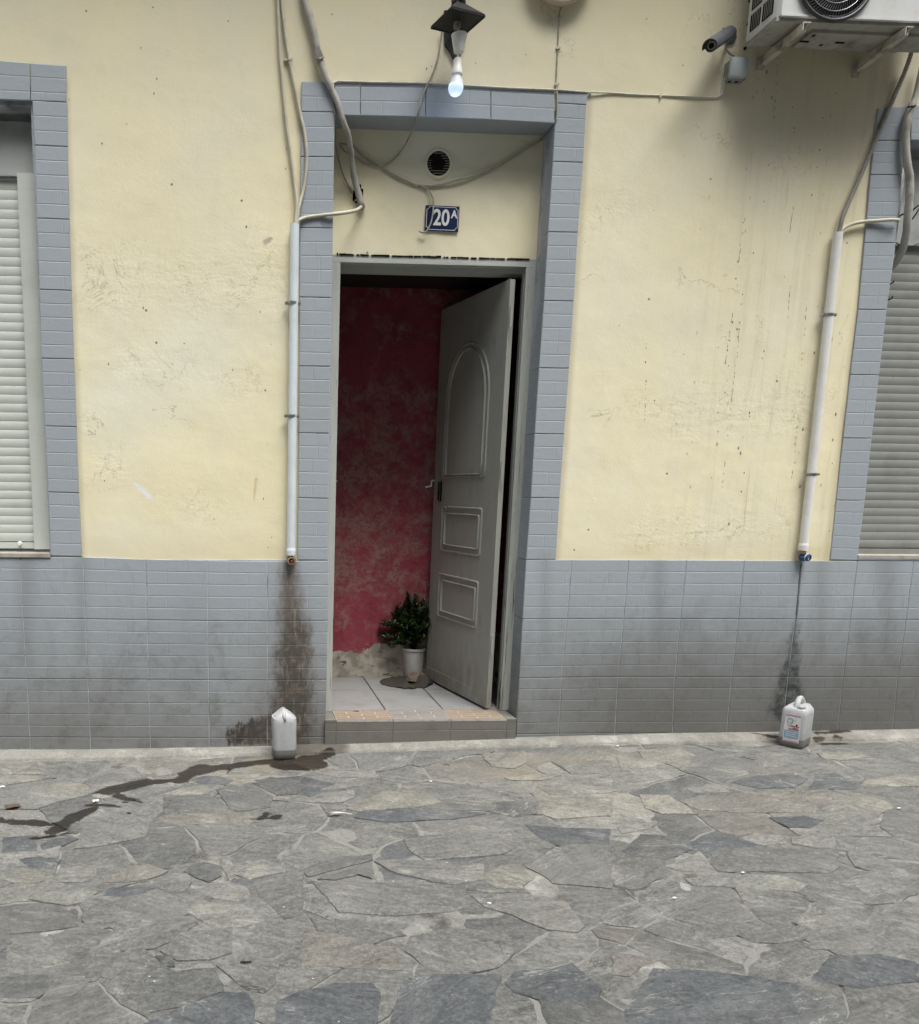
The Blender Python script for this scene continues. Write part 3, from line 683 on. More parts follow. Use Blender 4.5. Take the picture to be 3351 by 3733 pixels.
def slab(poly, wk, h, tl):
    pts = []
    for k in range(len(poly)):
        a = Vector(poly[k]); b = Vector(poly[(k+1) % len(poly)]); l = (b-a).length
        if l < 0.012: continue
        n = max(1, int(l/0.028))
        for q in range(n): pts.append(a.lerp(b, (q+0.0)/n))
    for _ in range(0):
        pts = [p*0.5+pts[k-1]*0.25+pts[(k+1) % len(pts)]*0.25 for k, p in enumerate(pts)]
    pts2 = []
    for p in pts:
        lim = GY0-0.004
        dx = wk*0.055*nz(p.x*3.1, p.y*3.1, 1)+(.4+.6*wk)*0.018*nz(p.x*13, p.y*13, 2)+0.006*nz(p.x*50, p.y*50, 8); dy = wk*0.055*nz(p.x*3.1, p.y*3.1, 3)+(.4+.6*wk)*0.016*nz(p.x*13, p.y*13, 4)+0.006*nz(p.x*50, p.y*50, 9)
        q = Vector((p.x+dx, p.y+dy)); q.y = min(q.y, lim); pts2.append(q)
    if len(pts2) < 3: return None
    c = sum(pts2, Vector((0, 0)))/len(pts2)
    tx = random.uniform(-tl, tl); ty = random.uniform(-tl, tl)
    V = []; Fc = []; n = len(pts2)
    for lvl in range(3):
        for p in pts2:
            d = c-p; L = d.length
            q = p + d*(0, 0.0015, 0.009)[lvl]/max(L, .02) if lvl else p
            z = gz(q.x, q.y)+h+tx*(q.x-c.x)+ty*(q.y-c.y)+(-0.02, -0.0022, 0.0)[lvl]
            V.append((q.x, q.y, z))
    V.append((c.x, c.y, gz(c.x, c.y)+h+0.001))
    for lvl in range(2):
        for k in range(n):
            a, b = lvl*n+k, lvl*n+(k+1) % n; Fc.append((a, b, b+n, a+n))
    for k in range(n): Fc.append((2*n+k, 2*n+(k+1) % n, 3*n))
    return V, Fc
area = lambda P_: sum(P_[i-1][0]*P_[i][1]-P_[i][0]*P_[i-1][1] for i in range(len(P_)))
for P_, tn in TRACED:
    if area(P_) < 0: P_ = P_[::-1]
    g = slab(P_, 0.15, 0.0042+random.uniform(-.0008, .0012), .003)
    t = TONE[tn]; v = random.uniform(0.93, 1.07); mobj('paving_stone', g, STONE, ground, smooth='auto', color=(t[0]*v, t[1]*v, t[2]*v))
rest = []
for i in range(len(sites)):
    g = stone_geo(i)
    if g is None: continue
    if i < inner:
        t = TONE[sites[i][2]]; v = random.uniform(0.9, 1.1)
        mobj('paving_stone', g, STONE, ground, smooth='auto', color=(t[0]*v, t[1]*v, t[2]*v))
    else: rest.append(g)
tag(mobj('surrounding_paving', join(*rest), STONE, ground, smooth='auto', color=(0.17, 0.17, 0.163)), kind='stuff')

# mortar fillet along the foot of the wall
basepts = [(0, 2734), (300, 2734), (976, 2722), (1186, 2712), (1884, 2690), (2450, 2674), (2800, 2670), (3351, 2659)]
_b = [(w2(p, -0.012).x, w2(p, -0.012).z) for p in basepts]; _b = [(-3, _b[0][1])]+_b+[(8, _b[-1][1]+0.03)]
def fillet_geo():
    V = []; Fc = []; n = 0; x = -2.4
    while x < 6.5:
        zt = interp(_b, x); zg = gz(x, GY0); j = 0.010*nz(x*5, 0, 3)+0.004*nz(x*22, 0, 3)
        rows = [(0.05, zt+0.003), (-0.02, zt+0.002), (-0.05, zt*0.55+zg*0.45+0.012+0.003*nz(x*9, 1)), (GY0+0.018+j, zg+0.010+0.003*nz(x*9, 4)), (GY0+0.006+j, zg+0.004), (GY0+0.004+j, zg-0.025)]
        V += [(x, a, b) for a, b in rows]; n += 1; x += 0.03
    m = 6
    for i in range(n-1):
        for k in range(m-1): Fc.append((i*m+k, (i+1)*m+k, (i+1)*m+k+1, i*m+k+1)[::-1])
    return V, Fc
kerb = mobj('kerb', fillet_geo(), FILLET, smooth=True); kerb['kind'] = 'structure'

# ================================================================== building
bld = empty('townhouse', (2.0, 0.3, 0), 'cream plastered street front with blue grey tiled dado around an open doorway', 'building')
# plaster sheet with real undulation, openings cut for the two windows and the door
LWR = w2((151, 1308)).x     # left window right edge
RWL = w2((3206, 1367)).x    # right window left edge
DL, DR = w2((1205, 1300)).x, w2((1968, 1300)).x
ZS = w2((1500, 2040)).z     # top of the dado
LT = w2((1220, 420)); RT = w2((2023, 450)); DTOP = (LT.z+RT.z)/2
LWT = w2((117, 367)).z; RWT = w2((3311, 511)).z
print('dims', LWR, RWL, DL, DR, ZS, DTOP, LWT, RWT)
def pdisp(x, z):
    d = 0.005*nz(x*1.3, z*1.3, 2)+0.0022*nz(x*5, z*5, 9)+0.0010*nz(x*17, z*17, 4)
    return min(d+max(0, nz(x*1.9, z*1.9, 20))*0.0035*nz(x*33, z*33, 6), 0.006)
def plaster_geo():
    cell = 0.022; x0, x1, z0, z1 = -1.6, 6.2, ZS-0.05, 4.6
    nx = int((x1-x0)/cell); nzc = int((z1-z0)/cell); V = []; idx = {}; Fc = []
    def vid(i, j):
        if (i, j) not in idx:
            x = x0+i*cell; z = z0+j*cell
            idx[(i, j)] = len(V); V.append((x, pdisp(x, z), z))
        return idx[(i, j)]
    for i in range(nx):
        for j in range(nzc):
            x = x0+(i+.5)*cell; z = z0+(j+.5)*cell
            if x < LWR-0.05+0.06 and z < LWT+0.05: continue
            if x > RWL+0.05-0.06 and z < RWT+0.05: continue
            if DL-0.06 < x < DR+0.06 and z < DTOP+0.05: continue
            Fc.append((vid(i, j), vid(i+1, j), vid(i+1, j+1), vid(i, j+1)))
    return V, Fc
mobj('plaster_wall', plaster_geo(), PLASTER, bld, smooth=True)
# mould specks and broken run lines on the plaster
SPK = [(zf, "713,283 699,393 686,449 672,527 692,541 733,539 765,178 755,285 740,325 752,325 745,370 629,431 713,690 671,699 629,819 814,819 814,842 629,932 757,1498 767,1287 1080,1003 253,748 1123,471 1375,548 1218,190 1019,15 733,25 1303,1120 1315,1370 1285,1520 653,1260 200,520 204,635 890,497 900,455 783,1175 773,120 427,473 45,303 1666,604 175,1618"),
 (zc, "957,652 962,690 1083,757 1080,782 1251,698 1232,886 1218,988 925,978 900,1195 887,1272 758,1450 743,1550 761,1585 836,1500 1163,1513 980,545 966,485 1327,553 523,1358 205,112 250,1246 778,1318 1185,1155 421,388 1070,635"),
 (za, "930,467 913,553 753,735 605,851 1693,1000 1697,882 1353,125 835,285 410,590 1460,1345"), (zd, "1092,408 1542,222 643,530 1270,1448 1610,1557 1590,1618 850,198 1380,565 620,1222 1562,1330"), (zb, "768,395 740,408 1030,375 180,85 1328,325")]
sv, sf = [], []
rs = random.Random(5)
def speck(x, z, rx, rz):
    b = len(sv); y = pdisp(x, z)-0.0012; n_ = 7
    for i in range(n_):
        a_ = 2*math.pi*i/n_; k_ = rs.uniform(.7, 1.25); sv.append((x+math.cos(a_)*rx*k_, y, z+math.sin(a_)*rz*k_))
    sv.append((x, y-0.0010, z)); sf.extend([(b+n_, b+(i+1) % n_, b+i) for i in range(n_)])
for f_, st_ in SPK:
    for t_ in st_.split():
        a_, b_ = t_.split(','); p_ = w2(f_(float(a_), float(b_))); k_ = rs.uniform(.7, 1.3); speck(p_.x, p_.z, .0022*k_, .0032*k_*rs.uniform(.8, 1.4))
for f_, (xa, ya), (xb, yb), dn_ in ((zf, (718, 200), (672, 530), .5), (zf, (752, 320), (738, 560), .4), (zf, (730, 560), (655, 1240), .22), (zf, (205, 400), (195, 880), .4), (zf, (1055, 60), (1038, 290), .45), (zc, (1076, 1215), (1054, 1370), .8), (zc, (795, 1240), (745, 1580), .4), (zf, (1158, 120), (1085, 1000), .18), (zf, (1125, 690), (1060, 1240), .2), (zc, (1300, 640), (1235, 1400), .12), (zc, (985, 340), (960, 700), .3)):
    L_ = math.hypot(xb-xa, yb-ya); t = 0
    while t < 1:
        if rs.random() < dn_:
            p_ = w2(f_(xa+(xb-xa)*t+rs.uniform(-1.5, 1.5), ya+(yb-ya)*t)); speck(p_.x, p_.z, .0009, rs.uniform(.003, .009))
        t += 12/L_
MOULD = simple('black_mould', (0.075, 0.065, 0.05), .9, var=.3)
tag(mobj('mould_spots', (sv, sf), MOULD, bld), kind='stuff')
# masonry core (gives the openings their thickness, carries the tiles)
def core():
    a = 0.012
    return join(box(LWR-0.001, DL-0.001, a, 0.32, -0.3, DTOP), box(DR+0.001, RWL+0.001, a, 0.32, -0.3, min(DTOP, RWT)),
                box(-1.6, LWR-0.001, a, 0.30, -0.3, ZS-0.006), box(RWL+0.001, 6.2, a, 0.30, -0.3, ZS-0.006),
                box(-1.6, 6.2, a, 0.32, max(LT.z, RT.z)+0.014, 4.6), box(-1.6, DL, a, 0.32, LWT+0.002, DTOP), box(RWL+0.002, 6.2, a, 0.32, RWT+0.002, DTOP))
mobj('masonry_core', core(), GROUT, bld)
# tile bed behind the dado and surrounds
mobj('tile_bed', join(box(-1.6, DL-0.002, TY+0.0026, 0.011, -0.2, ZS-0.004), box(DR+0.002, 6.2, TY+0.0026, 0.011, -0.2, ZS-0.004)), GROUT, bld)

mobj('added_shade_slab', box(-1.5, 6.2, -0.45, -0.001, 4.30, 4.45), simple('shade_slab_render', (0.45, 0.42, 0.34), .9, var=.4, scale=4), bld)  # unseen slab added above the view to shade the upper wall

NF = Vector((0, -1, 0))
def tile_geo(q, rows, splits, n=NF, thick=0.011, bev=0.0026, h=0.0009, g=0.0007, gap=0.0017):
    """q TL,TR,BR,BL face corners; rows: cumulative fractions top->bottom; splits[i]: fractions along the row"""
    q = [Vector(p) for p in q]; n = Vector(n)
    def P(u, v): return (q[0]*(1-u)+q[1]*u)*(1-v)+(q[3]*(1-u)+q[2]*u)*v
    W = max((q[1]-q[0]).length, 1e-4); H = max((q[3]-q[0]).length, 1e-4)
    gu, gv = gap/W, gap/H
    b = [P(gu, gv)-n*h, P(1-gu, gv)-n*h, P(1-gu, 1-gv)-n*h, P(gu, 1-gv)-n*h]
    gs = [hexa(b, -n*thick)]
    hv, hu = g/H, g/W
    for i in range(len(rows)-1):
        v0 = rows[i]+(hv if i else gv); v1 = rows[i+1]-(hv if i < len(rows)-2 else gv)
        us = [0]+list(splits[i])+[1]
        for k in range(len(us)-1):
            u0 = us[k]+(hu*0.4 if k else gu); u1 = us[k+1]-(hu*0.4 if k < len(us)-2 else gu)
            if u1-u0 < 0.01 or v1-v0 < 0.01: continue
            gs.append(chip([P(u0, v0), P(u1, v0), P(u1, v1), P(u0, v1)], n, 0.0, bev, -h))
    return join(*gs)
R5 = [0, .2, .4, .6, .8, 1]
def rsplits(k, n=5, full=True):
    out = []
    for r in range(n):
        a = .335 if (r+k) % 2 == 0 else .665
        s_ = [a]
        if random.random() < 0.22: s_ = []
        if random.random() < 0.12: s_ = [.335, .665]
        out.append(s_)
    return out
# --- dado grid from measured joints
colL = {0: [-152, 74, 303, 532, 756, 976, 1200], 1: [-143, 84, 311, 537, 758, 976, 1197], 2: [-128, 98, 321, 543, 761, 975, 1192], 3: [-116, 109, 329, 548, 763, 975, 1188], 4: [-114, 111, 330, 549, 763, 975, 1187]}
rowL = {0: [(-160, 2023), (0, 2027), (303, 2030), (532, 2038), (756, 2042), (976, 2046), (1200, 2044)], 1: [(0, 2253), (303, 2256), (532, 2260), (756, 2263), (976, 2265), (1200, 2262)], 2: [(0, 2474), (532, 2477), (976, 2480), (1200, 2477)], 3: [(0, 2687), (532, 2689), (976, 2690), (1200, 2686)], 4: [(0, 2731), (300, 2732), (976, 2721), (1200, 2711)]}
colR = {0: [1918, 2085, 2292.5, 2503.6, 2714, 2919, 3126.4, 3332], 1: [1905, 2068, 2274, 2482, 2692.5, 2900, 3100, 3303, 3506], 2: [1893, 2049, 2254, 2461, 2669, 2874, 3075, 3273, 3475], 3: [1882, 2037, 2242, 2452.5, 2649.5, 2852.5, 3054.4, 3255.6, 3450], 4: [1881, 2036, 2241, 2450, 2649, 2851, 3053, 3254, 3448]}
colR[0] = colR[0]+[3537]
rowR = {0: [(1880, 2040), (2231, 2040), (3127, 2044), (3400, 2046)], 1: [(1880, 2257), (2231, 2255), (3351, 2259)], 2: [(1880, 2472), (2231, 2467), (3351, 2469)], 3: [(1880, 2676), (2231, 2672), (3351, 2670)], 4: [(1880, 2690), (2450, 2674), (2800, 2670), (3351, 2658)]}
def corner(cols, rows, i, j):
    x = cols[j][i]; return atY(x, interp(rows[j], x), TY)
def dado(cols, rows, xin):
    for j in range(4):
        for i in range(len(cols[0])-1):
            q = [corner(cols, rows, i, j), corner(cols, rows, i+1, j), corner(cols, rows, i+1, j+1), corner(cols, rows, i, j+1)]
            if j == 3: q[2].z -= 0.012; q[3].z -= 0.012
            w = (q[1].x-q[0].x)/0.30
            if j == 3:
                hgt = (q[0].z-q[3].z); nr = [0, 1]; sp = [[.335] if random.random() < .5 else []]
            else: nr = R5; sp = rsplits(i+j)
            if w < 0.9: sp = [[v/w for v in s_ if v/w < 0.95] for s_ in sp]
            mobj('tile', tile_geo(q, nr, sp), TILE, bld)
dado(colL, rowL, DL); dado(colR, rowR, DR)
# further tiles just beyond the frame so the dado goes on
for side, x0 in ((-1, corner(colL, rowL, 0, 1).x), (1, corner(colR, rowR, 8, 1).x)):
    for i in range(3):
        for j in range(3):
            xa = x0+side*0.3*i; xb = xa+side*0.3; xa, xb = min(xa, xb), max(xa, xb)
            zt = ZS-0.3*j; mobj('tile', tile_geo([(xa, TY, zt), (xb, TY, zt), (xb, TY, zt-.3), (xa, TY, zt-.3)], R5, rsplits(i)), TILE, bld)

# --- vertical tile surrounds, rows from measured joints
def pilaster(yk, left, right, group_rows, top=None, sp=0.5):
    """left/right: tables y->x in photograph pixels; yk: list of measured y joints (top..bottom) at left and right"""
    for (ya0, yb0), (ya1, yb1), nrow in zip(yk[:-1], yk[1:], group_rows):
        q = [atY(interp(left, ya0), ya0, TY), atY(interp(right, yb0), yb0, TY), atY(interp(right, yb1), yb1, TY), atY(interp(left, ya1), ya1, TY)]
        rows = [i/nrow for i in range(int(nrow))]+[1.0] if nrow == int(nrow) else [0]+[1-(int(nrow)-i)/nrow for i in range(int(nrow))]+[1]
        rows = sorted(set(round(r, 4) for r in rows))
        spl = [([sp+random.choice([0, 0.18])] if random.random() < 0.42 else []) for _ in range(len(rows)-1)]
        mobj('tile', tile_geo(q, rows, spl), TILE, bld)
# left window surround
Lo = [(240, 243), (372, 246), (531, 248), (797, 254), (1057, 261.5), (1308, 271), (1554, 280), (1796, 289), (2028, 300)]
Li = [(220, 113), (367, 117), (531, 126), (797, 134), (1057, 143), (1308, 151), (1554, 163), (1796, 175), (2028, 185)]
pilaster([(366, 373), (529, 535), (795, 800), (1055, 1059), (1306, 1309), (1553, 1556), (1794, 1797), (2027, 2030)], Li, Lo, [3.0, 5, 5, 5, 5, 5, 5], sp=.6)
# its lintel: one tile over the corner, the next to the left
for (x0, x1) in ((111, 243), (-160, 111), (-430, -160)):
    q = [w2((x0, interp([(0, 220), (240, 238)], x0)), TY), w2((x1, interp([(0, 220), (240, 238)], x1)), TY), w2((x1, interp([(0, 363), (243, 372)], x1)), TY), w2((x0, interp([(0, 363), (243, 372)], x0)), TY)]
    mobj('tile', tile_geo(q, [0, .37, .76, 1], [[], [], [.4]]), TILE, bld)
# door surround, left
Do = [(295, 1099), (1000, 1092), (1600, 1089), (2041, 1084)]
Di = [(298, 1217), (418, 1220), (861, 1214), (998, 1211), (1580, 1201.5), (1948, 1197.5), (2569, 1186)]
pilaster([(295, 298), (407, 408), (571, 572), (830, 831), (1083, 1085), (1334, 1336), (1578, 1580), (1815, 1817), (2042, 2043)], Do, Di, [2, 3, 5, 5, 5, 5, 5, 5], sp=.45)
# door surround, right
Ro = [(335, 2146), (369, 2140), (591, 2128), (846, 2109), (1097, 2094), (1342, 2077), (1582, 2059), (1815, 2042), (2041, 2028)]
Ri = [(329, 2030), (450, 2023), (591, 2015), (846, 1998), (1097, 1983), (1342, 1965), (1582, 1949), (1815, 1935), (2041, 1918), (2258, 1905), (2472, 1893), (2615, 1883)]
pilaster([(329, 335), (375, 382), (589, 592), (845, 847), (1096, 1098), (1341, 1343), (1581, 1583), (1814, 1816), (2040, 2041)], Ri, Ro, [1, 4, 5, 5, 5, 5, 5, 5], sp=.55)
# door lintel
ltop = [(1217, 298), (1561, 301.5), (2023, 329)]; lbot = [(1220, 420), (1555, 427), (1789, 437), (2023, 450)]
for x0, x1, sp_ in ((1219, 1314, [[], [], []]), (1314, 1552, [[], [], [.33]]), (1552, 1790, [[], [.66], []]), (1790, 2023, [[], [], []])):
    q = [w2((x0, interp(ltop, x0)), TY), w2((x1, interp(ltop, x1)), TY), w2((x1, interp(lbot, x1)), TY), w2((x0, interp(lbot, x0)), TY)]
    mobj('tile', tile_geo(q, [0, .14, .56, 1], sp_), TILE, bld)
# right window surround
Wo = [(385, 3202), (637, 3174), (885, 3152), (1128, 3129), (1366, 3100), (1597, 3074), (1823, 3049), (2041, 3027)]
Wi = [(385, 3322), (511, 3311), (637, 3290), (885, 3265), (1129, 3234), (1367, 3206), (1598, 3179), (1825, 3154), (2045, 3126)]
pilaster([(393, 384), (512, 511), (637, 637), (885, 885), (1128, 1129), (1366, 1367), (1597, 1598), (1823, 1825), (2041, 2044)], Wo, Wi, [2, 3, 5, 5, 5, 5, 5, 5], sp=.45)
for (x0, x1) in ((3322, 3580), (3580, 3840)):
    q = [w2((x0, 384), TY), w2((x1, 384), TY), w2((x1, 511), TY), w2((x0, 511), TY)]
    mobj('tile', tile_geo(q, [0, .4, .8, 1], [[], [], []]), TILE, bld)

# --- door reveal: tiled right cheek, plain left cheek, soffit
ys = [(450, 492), (591, 600), (846, 850), (1097, 1096), (1342, 1339), (1582, 1577), (1815, 1809), (2041, 2031), (2258, 2247), (2472, 2459), (2628, 2608)]
for k in range(len(ys)-1):
    y0, y1 = ys[k][0], ys[k+1][0]
    a0 = w2((interp(Ri, y0), y0), TY); a1 = w2((interp(Ri, y1), y1), TY)
    x0, x1 = a0.x, a1.x
    q = [(x0+0.004, REV, a0.z), (x0, TY+0.003, a0.z), (x1, TY+0.003, a1.z), (x1+0.004, REV, a1.z)]
    mobj('tile', tile_geo(q, ([0, .5, 1] if k == 0 else [0, .33, .66, 1] if k == len(ys)-2 else R5), [[]]*5, n=Vector((-1, 0, 0))), TILE, bld)
lx = [(w2((interp(Di, y), y), TY)) for y in (420, 2569)]
mobj('door_cheek', hexa([(lx[0].x+.001, TY+.003, lx[0].z), (lx[0].x+.001, REV+.02, lx[0].z), (lx[1].x+.001, REV+.02, -0.05), (lx[1].x+.001, TY+.003, -0.05)], (-0.01, 0, 0)), TILE, bld)
mobj('soffit', hexa([(DL-0.01, TY+0.004, LT.z+.001), (DR+0.02, TY+0.004, RT.z+.001), (DR+0.02, REV+0.02, RT.z+.001), (DL-0.01, REV+0.02, LT.z+.001)], (0, 0, 0.012)), TILE, bld)
# plaster panel over the door
ft = [w2((1236, 925), REV), w2((1958, 945), REV)]
def transom():
    x0, x1, z0, z1 = DL-0.02, DR+0.05, ft[0].z-0.03, max(LT.z, RT.z)+0.01
    n, m = 110, 64; V = []; Fc = []
    hc = w2(zb(338, 1150), REV)
    for j in range(m+1):
        for i in range(n+1):
            x = x0+(x1-x0)*i/n; z = z0+(z1-z0)*j/m
            V.append((x, REV+0.003*nz(x*3, z*3, 7)+0.0015*nz(x*15, z*15), z))
    for j in range(m):
        for i in range(n):
            x = x0+(x1-x0)*(i+.5)/n; z = z0+(z1-z0)*(j+.5)/m
            if math.hypot((x-hc.x)/0.026, (z-hc.z)/0.040) < 1+0.6*nz(x*45, z*45, 5): continue
            a = j*(n+1)+i; Fc.append((a, a+1, a+n+2, a+n+1))
    return V, Fc
mobj('transom_panel', transom(), PLASTER, bld, smooth=True)
hc = w2(zb(338, 1150), REV)
mobj('wall_hole', box(hc.x-.06, hc.x+.06, REV+0.05, REV+0.06, hc.z-.09, hc.z+.09), VOID, bld)

# --- doorstep
st = empty('doorstep', ((DL+DR)/2, -0.02, 0), parent=bld)
sL = w2((1186, 2626), -0.03); sR = w2((1884, 2619), -0.03)
mobj('step_core', box(sL.x+.004, sR.x-.004, -0.018, 0.20, -0.12, STEPZ-0.012), GROUT, st)
xs = [atY(p, 2626, -0.03).x for p in (1186, 1226, 1434, 1645, 1849, 1884)]
for i in range(5):
    bz0 = gz((xs[i]+xs[i+1])/2, -0.1)+0.0
    q = [(xs[i], -0.030, STEPZ-.001), (xs[i+1], -0.030, STEPZ-.001), (xs[i+1], -0.030, -0.06), (xs[i], -0.030, -0.06)]
    mobj('riser_tile', tile_geo(q, [0, .38, 1], [[], []], gap=.0005), STEPTILE, st)
def make_brick(name, c1, mixc=0.0):
    a = M(name, 0.6, 0.3); n = a.noise(30, 5, 0.7)
    c = a.mix(a.ramp(a.objrand(), 0, 1), c1, tuple(v*0.8 for v in c1)); c = a.mix(a.ramp(n, 0.42, 0.65, 0, 0.6), c, (0.24, 0.21, 0.18))
    return a.out(c, a.bump(n, 0.2, 0.002))
TREAD = make_brick('tan_brick_pattern', (0.27, 0.205, 0.15)); TREADG = make_brick('worn_grey_brick_pattern', (0.21, 0.20, 0.19))
LINE = simple('pale_tile_joint', (0.40, 0.37, 0.33), 0.7, var=0.4, scale=30)
ti = 0
for i in range(5):
    x0, x1 = xs[i]+.002, xs[i+1]-.002; y0, y1 = -0.031, 0.155
    t = mobj('tread_tile', box(x0, x1, y0, y1, STEPZ-.012, STEPZ-.002), LINE if 0 < i < 4 else STEPTILE, st)
    if 0 < i < 4:
        mt = TREADG if i == 2 else TREAD
        for r in range(5):
            ya = y0+.004+(y1-y0-.008)*r/5+.003; yb = y0+.004+(y1-y0-.008)*(r+1)/5-.003
            u = [0, .5, 1] if r % 2 == 0 else [0, .24, .76, 1]
            for k in range(len(u)-1):
                xa = x0+(x1-x0)*u[k]+.003; xb = x0+(x1-x0)*u[k+1]-.003
                mobj('brick_facet', chip([(xa, yb, STEPZ), (xb, yb, STEPZ), (xb, ya, STEPZ), (xa, ya, STEPZ)], (0, 0, 1), 0.0, 0.0015, -0.003), mt, t)

# --- vestibule
FZ = STEPZ-0.002
mobj('hall_floor_bed', box(DL-0.4, DR+0.6, 0.156, BACKY+0.2, FZ-0.05, FZ-0.008), HALLGROUT, bld)
jx = [1.203, 1.511, 1.820, 2.129, 2.438]; jy = [0.158, 0.60, BACKY+0.0]
for i in range(4):
    for j in range(2):
        a = 0.0028
        x0, x1, y0, y1 = jx[i]+a, jx[i+1]-a, jy[j]+a, jy[j+1]-a
        mobj('floor_tile', chip([(x0, y1, FZ), (x1, y1, FZ), (x1, y0, FZ), (x0, y0, FZ)], (0, 0, 1), 0.0, 0.0015, -0.008), HALLTILE, bld)
mobj('hall_back_wall', box(DL-0.3, DR+0.5, BACKY, BACKY+0.1, FZ-0.05, 2.9), RED, bld)
mobj('hall_side_wall', box(DL-0.14, DL-0.04, 0.325, BACKY-.002, FZ-0.05, 2.9), RED, bld)
mobj('hall_side_wall', box(DR+0.14, DR+0.24, 0.325, BACKY-.002, FZ-0.05, 2.9), RED, bld)
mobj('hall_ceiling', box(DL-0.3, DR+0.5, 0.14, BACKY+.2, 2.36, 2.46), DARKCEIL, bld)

# --- door frame (profiled jambs and head)
fr = empty('door_frame', ((DL+DR)/2, REV, STEPZ), parent=bld)
FY = REV-0.004
xo0 = lx[0].x+0.002; xi0 = w2((1241, 955), FY).x
a_ = w2((1238, 926), FY); zt_ = (w2((1238, 928), FY).z+w2((1955, 946), FY).z)/2
zl_ = (w2((1241, 955), FY).z+w2((1925, 974), FY).z)/2
xr1 = w2((1948, 1100), FY).x; xr2 = w2((1912, 1100), FY).x; xr3 = w2((1894, 1100), FY+.10).x
xo0 = w2((1211, 1000), FY).x; xi0 = w2((1241, 1000), FY).x
zin = w2((1560, 1003), FY+.12).z
print('frame', xo0, xi0, xr3, xr2, xr1, zt_, zl_, zin)
mobj('jamb', join(box(xo0, xi0, FY, FY+0.05, STEPZ, zl_), box(xo0, xi0-0.008, FY+.05, 0.324, STEPZ-.01, zin)), WOOD, fr)
mobj('jamb', join(box(xr2, DR+0.022, FY, FY+0.012, STEPZ, zl_), box(xr2+.006, DR+0.022, FY+.012, FY+0.022, STEPZ, zl_), box(xr2-.002, DR+0.022, FY+.022, FY+0.055, STEPZ, zl_-.0),
                  box(xr3, DR+0.022, FY+.055, FY+0.085, STEPZ, zin)), WOOD, fr)
mobj('head', join(box(xo0, DR+0.022, FY, FY+0.05, zl_+.001, zt_), box(xo0, DR+0.022, FY+.052, FY+0.14, zin+.001, zt_-.002)), WOOD, fr)
cg = []; x = xo0+.02
while x < DR-.03:
    w = random.uniform(.006, .03); t = max(0, nz(x*9, 3, 3)+.25)
    cg.append(box(x, x+w, FY-.0035, FY+.01, zt_-.003-random.uniform(0, .002), zt_+.0015+.010*t*random.random())); x += w+random.choice([0.0005, 0.0005, .004, .012])
mobj('casing_edge', join(*cg), VOID, fr)

# --- door leaf, open inwards
h0 = atZ(*zh(1090, 1268), STEPZ+0.012); h1 = atZ(*zh(737, 1086), STEPZ+0.012)
dvec = Vector((h1.x-h0.x, h1.y-h0.y, 0)); DW = dvec.length; du = dvec.normalized(); dn = Vector((du.y, -du.x, 0))
if dn.y > 0: dn = -dn
if dn.x > 0: dn = Vector((-abs(dn.x), dn.y, 0))
dn = Vector((-du.y, du.x, 0)) if Vector((-du.y, du.x, 0)).x < 0 else Vector((du.y, -du.x, 0))
DH = w2((1854, 1017), h0.y).z-h0.z
print('door', h0, h1, DW, dn, DH)
h0 = Vector((h0.x, h0.y, STEPZ+0.012))
def DP(u, v, o=0.0): return h0+du*u+Vector((0, 0, v))+dn*o       # point on the door face
def duv(px, py):
    p = atPlane(px, py, h0, dn); return ((p-h0).dot(du), p.z-h0.z)
door = empty('door', h0, parent=bld)
mobj('leaf', hexa([DP(DW, DH), DP(0, DH), DP(0, 0), DP(DW, 0)], -dn*0.030), DOORM, door, smooth=False)
mobj('edge_trim', join(hexa([DP(0.02, DH), DP(-0.012, DH, 0), DP(-0.012, 0, 0), DP(0.02, 0)], dn*0.003), hexa([DP(DW, .07, .0), DP(0.021, .07, 0), DP(0.021, 0), DP(DW, 0)], dn*0.0025)), DOORM, door)
def mould(path, w=0.012, h=0.007, closed=True):
    pts = [DP(u, v) for u, v in path]; N = len(pts); V = []; Fc = []
    for i, p in enumerate(pts):
        d = (pts[(i+1) % N]-pts[i-1]).normalized(); s_ = d.cross(dn).normalized()
        pr = [(-w/2, 0), (-w/2*.6, h*.8), (0, h), (w/2*.6, h*.8), (w/2, 0)]
        V += [p+s_*a+dn*b for a, b in pr]
    for i in range(N):
        j = (i+1) % N
        for k in range(4): Fc.append((i*5+k, i*5+k+1, j*5+k+1, j*5+k))
    return V, Fc
def rpath(px4, rr=0.012):
    c = [duv(*p) for p in px4]; u0 = (c[0][0]+c[3][0])/2; u1 = (c[1][0]+c[2][0])/2; v1 = (c[0][1]+c[1][1])/2; v0 = (c[2][1]+c[3][1])/2
    if u0 > u1: u0, u1 = u1, u0
    out = []
    for cx, cz, a0 in ((u1-rr, v1-rr, 0), (u0+rr, v1-rr, 90), (u0+rr, v0+rr, 180), (u1-rr, v0+rr, 270)):
        for i in range(4):
            a = math.radians(a0+30*i); out.append((cx+rr*math.cos(a), cz+rr*math.sin(a)))
    return out
def arch(px_l, px_r, py_b, py_t):
    pl = duv(*px_l); pr = duv(*px_r); v0 = (pl[1]+pr[1])/2; vt = duv(*py_t)[1]
    ul, ur = pl[0], pr[0]; u0, u1 = min(ul, ur), max(ul, ur); r = (u1-u0)/2; c = (u0+u1)/2
    out = [(u0, v0), (u1, v0)]
    vs = vt-r*1.15
    for i in range(0, 19):
        a = math.pi*i/18; out.append((c+r*math.cos(a), vs+1.15*r*math.sin(a)))
    return out
oa = arch(ze(838, 1350), ze(1083, 1372), None, ze(1000, 566)); ia = arch(ze(853, 1338), ze(1070, 1333), None, ze(1000, 608))
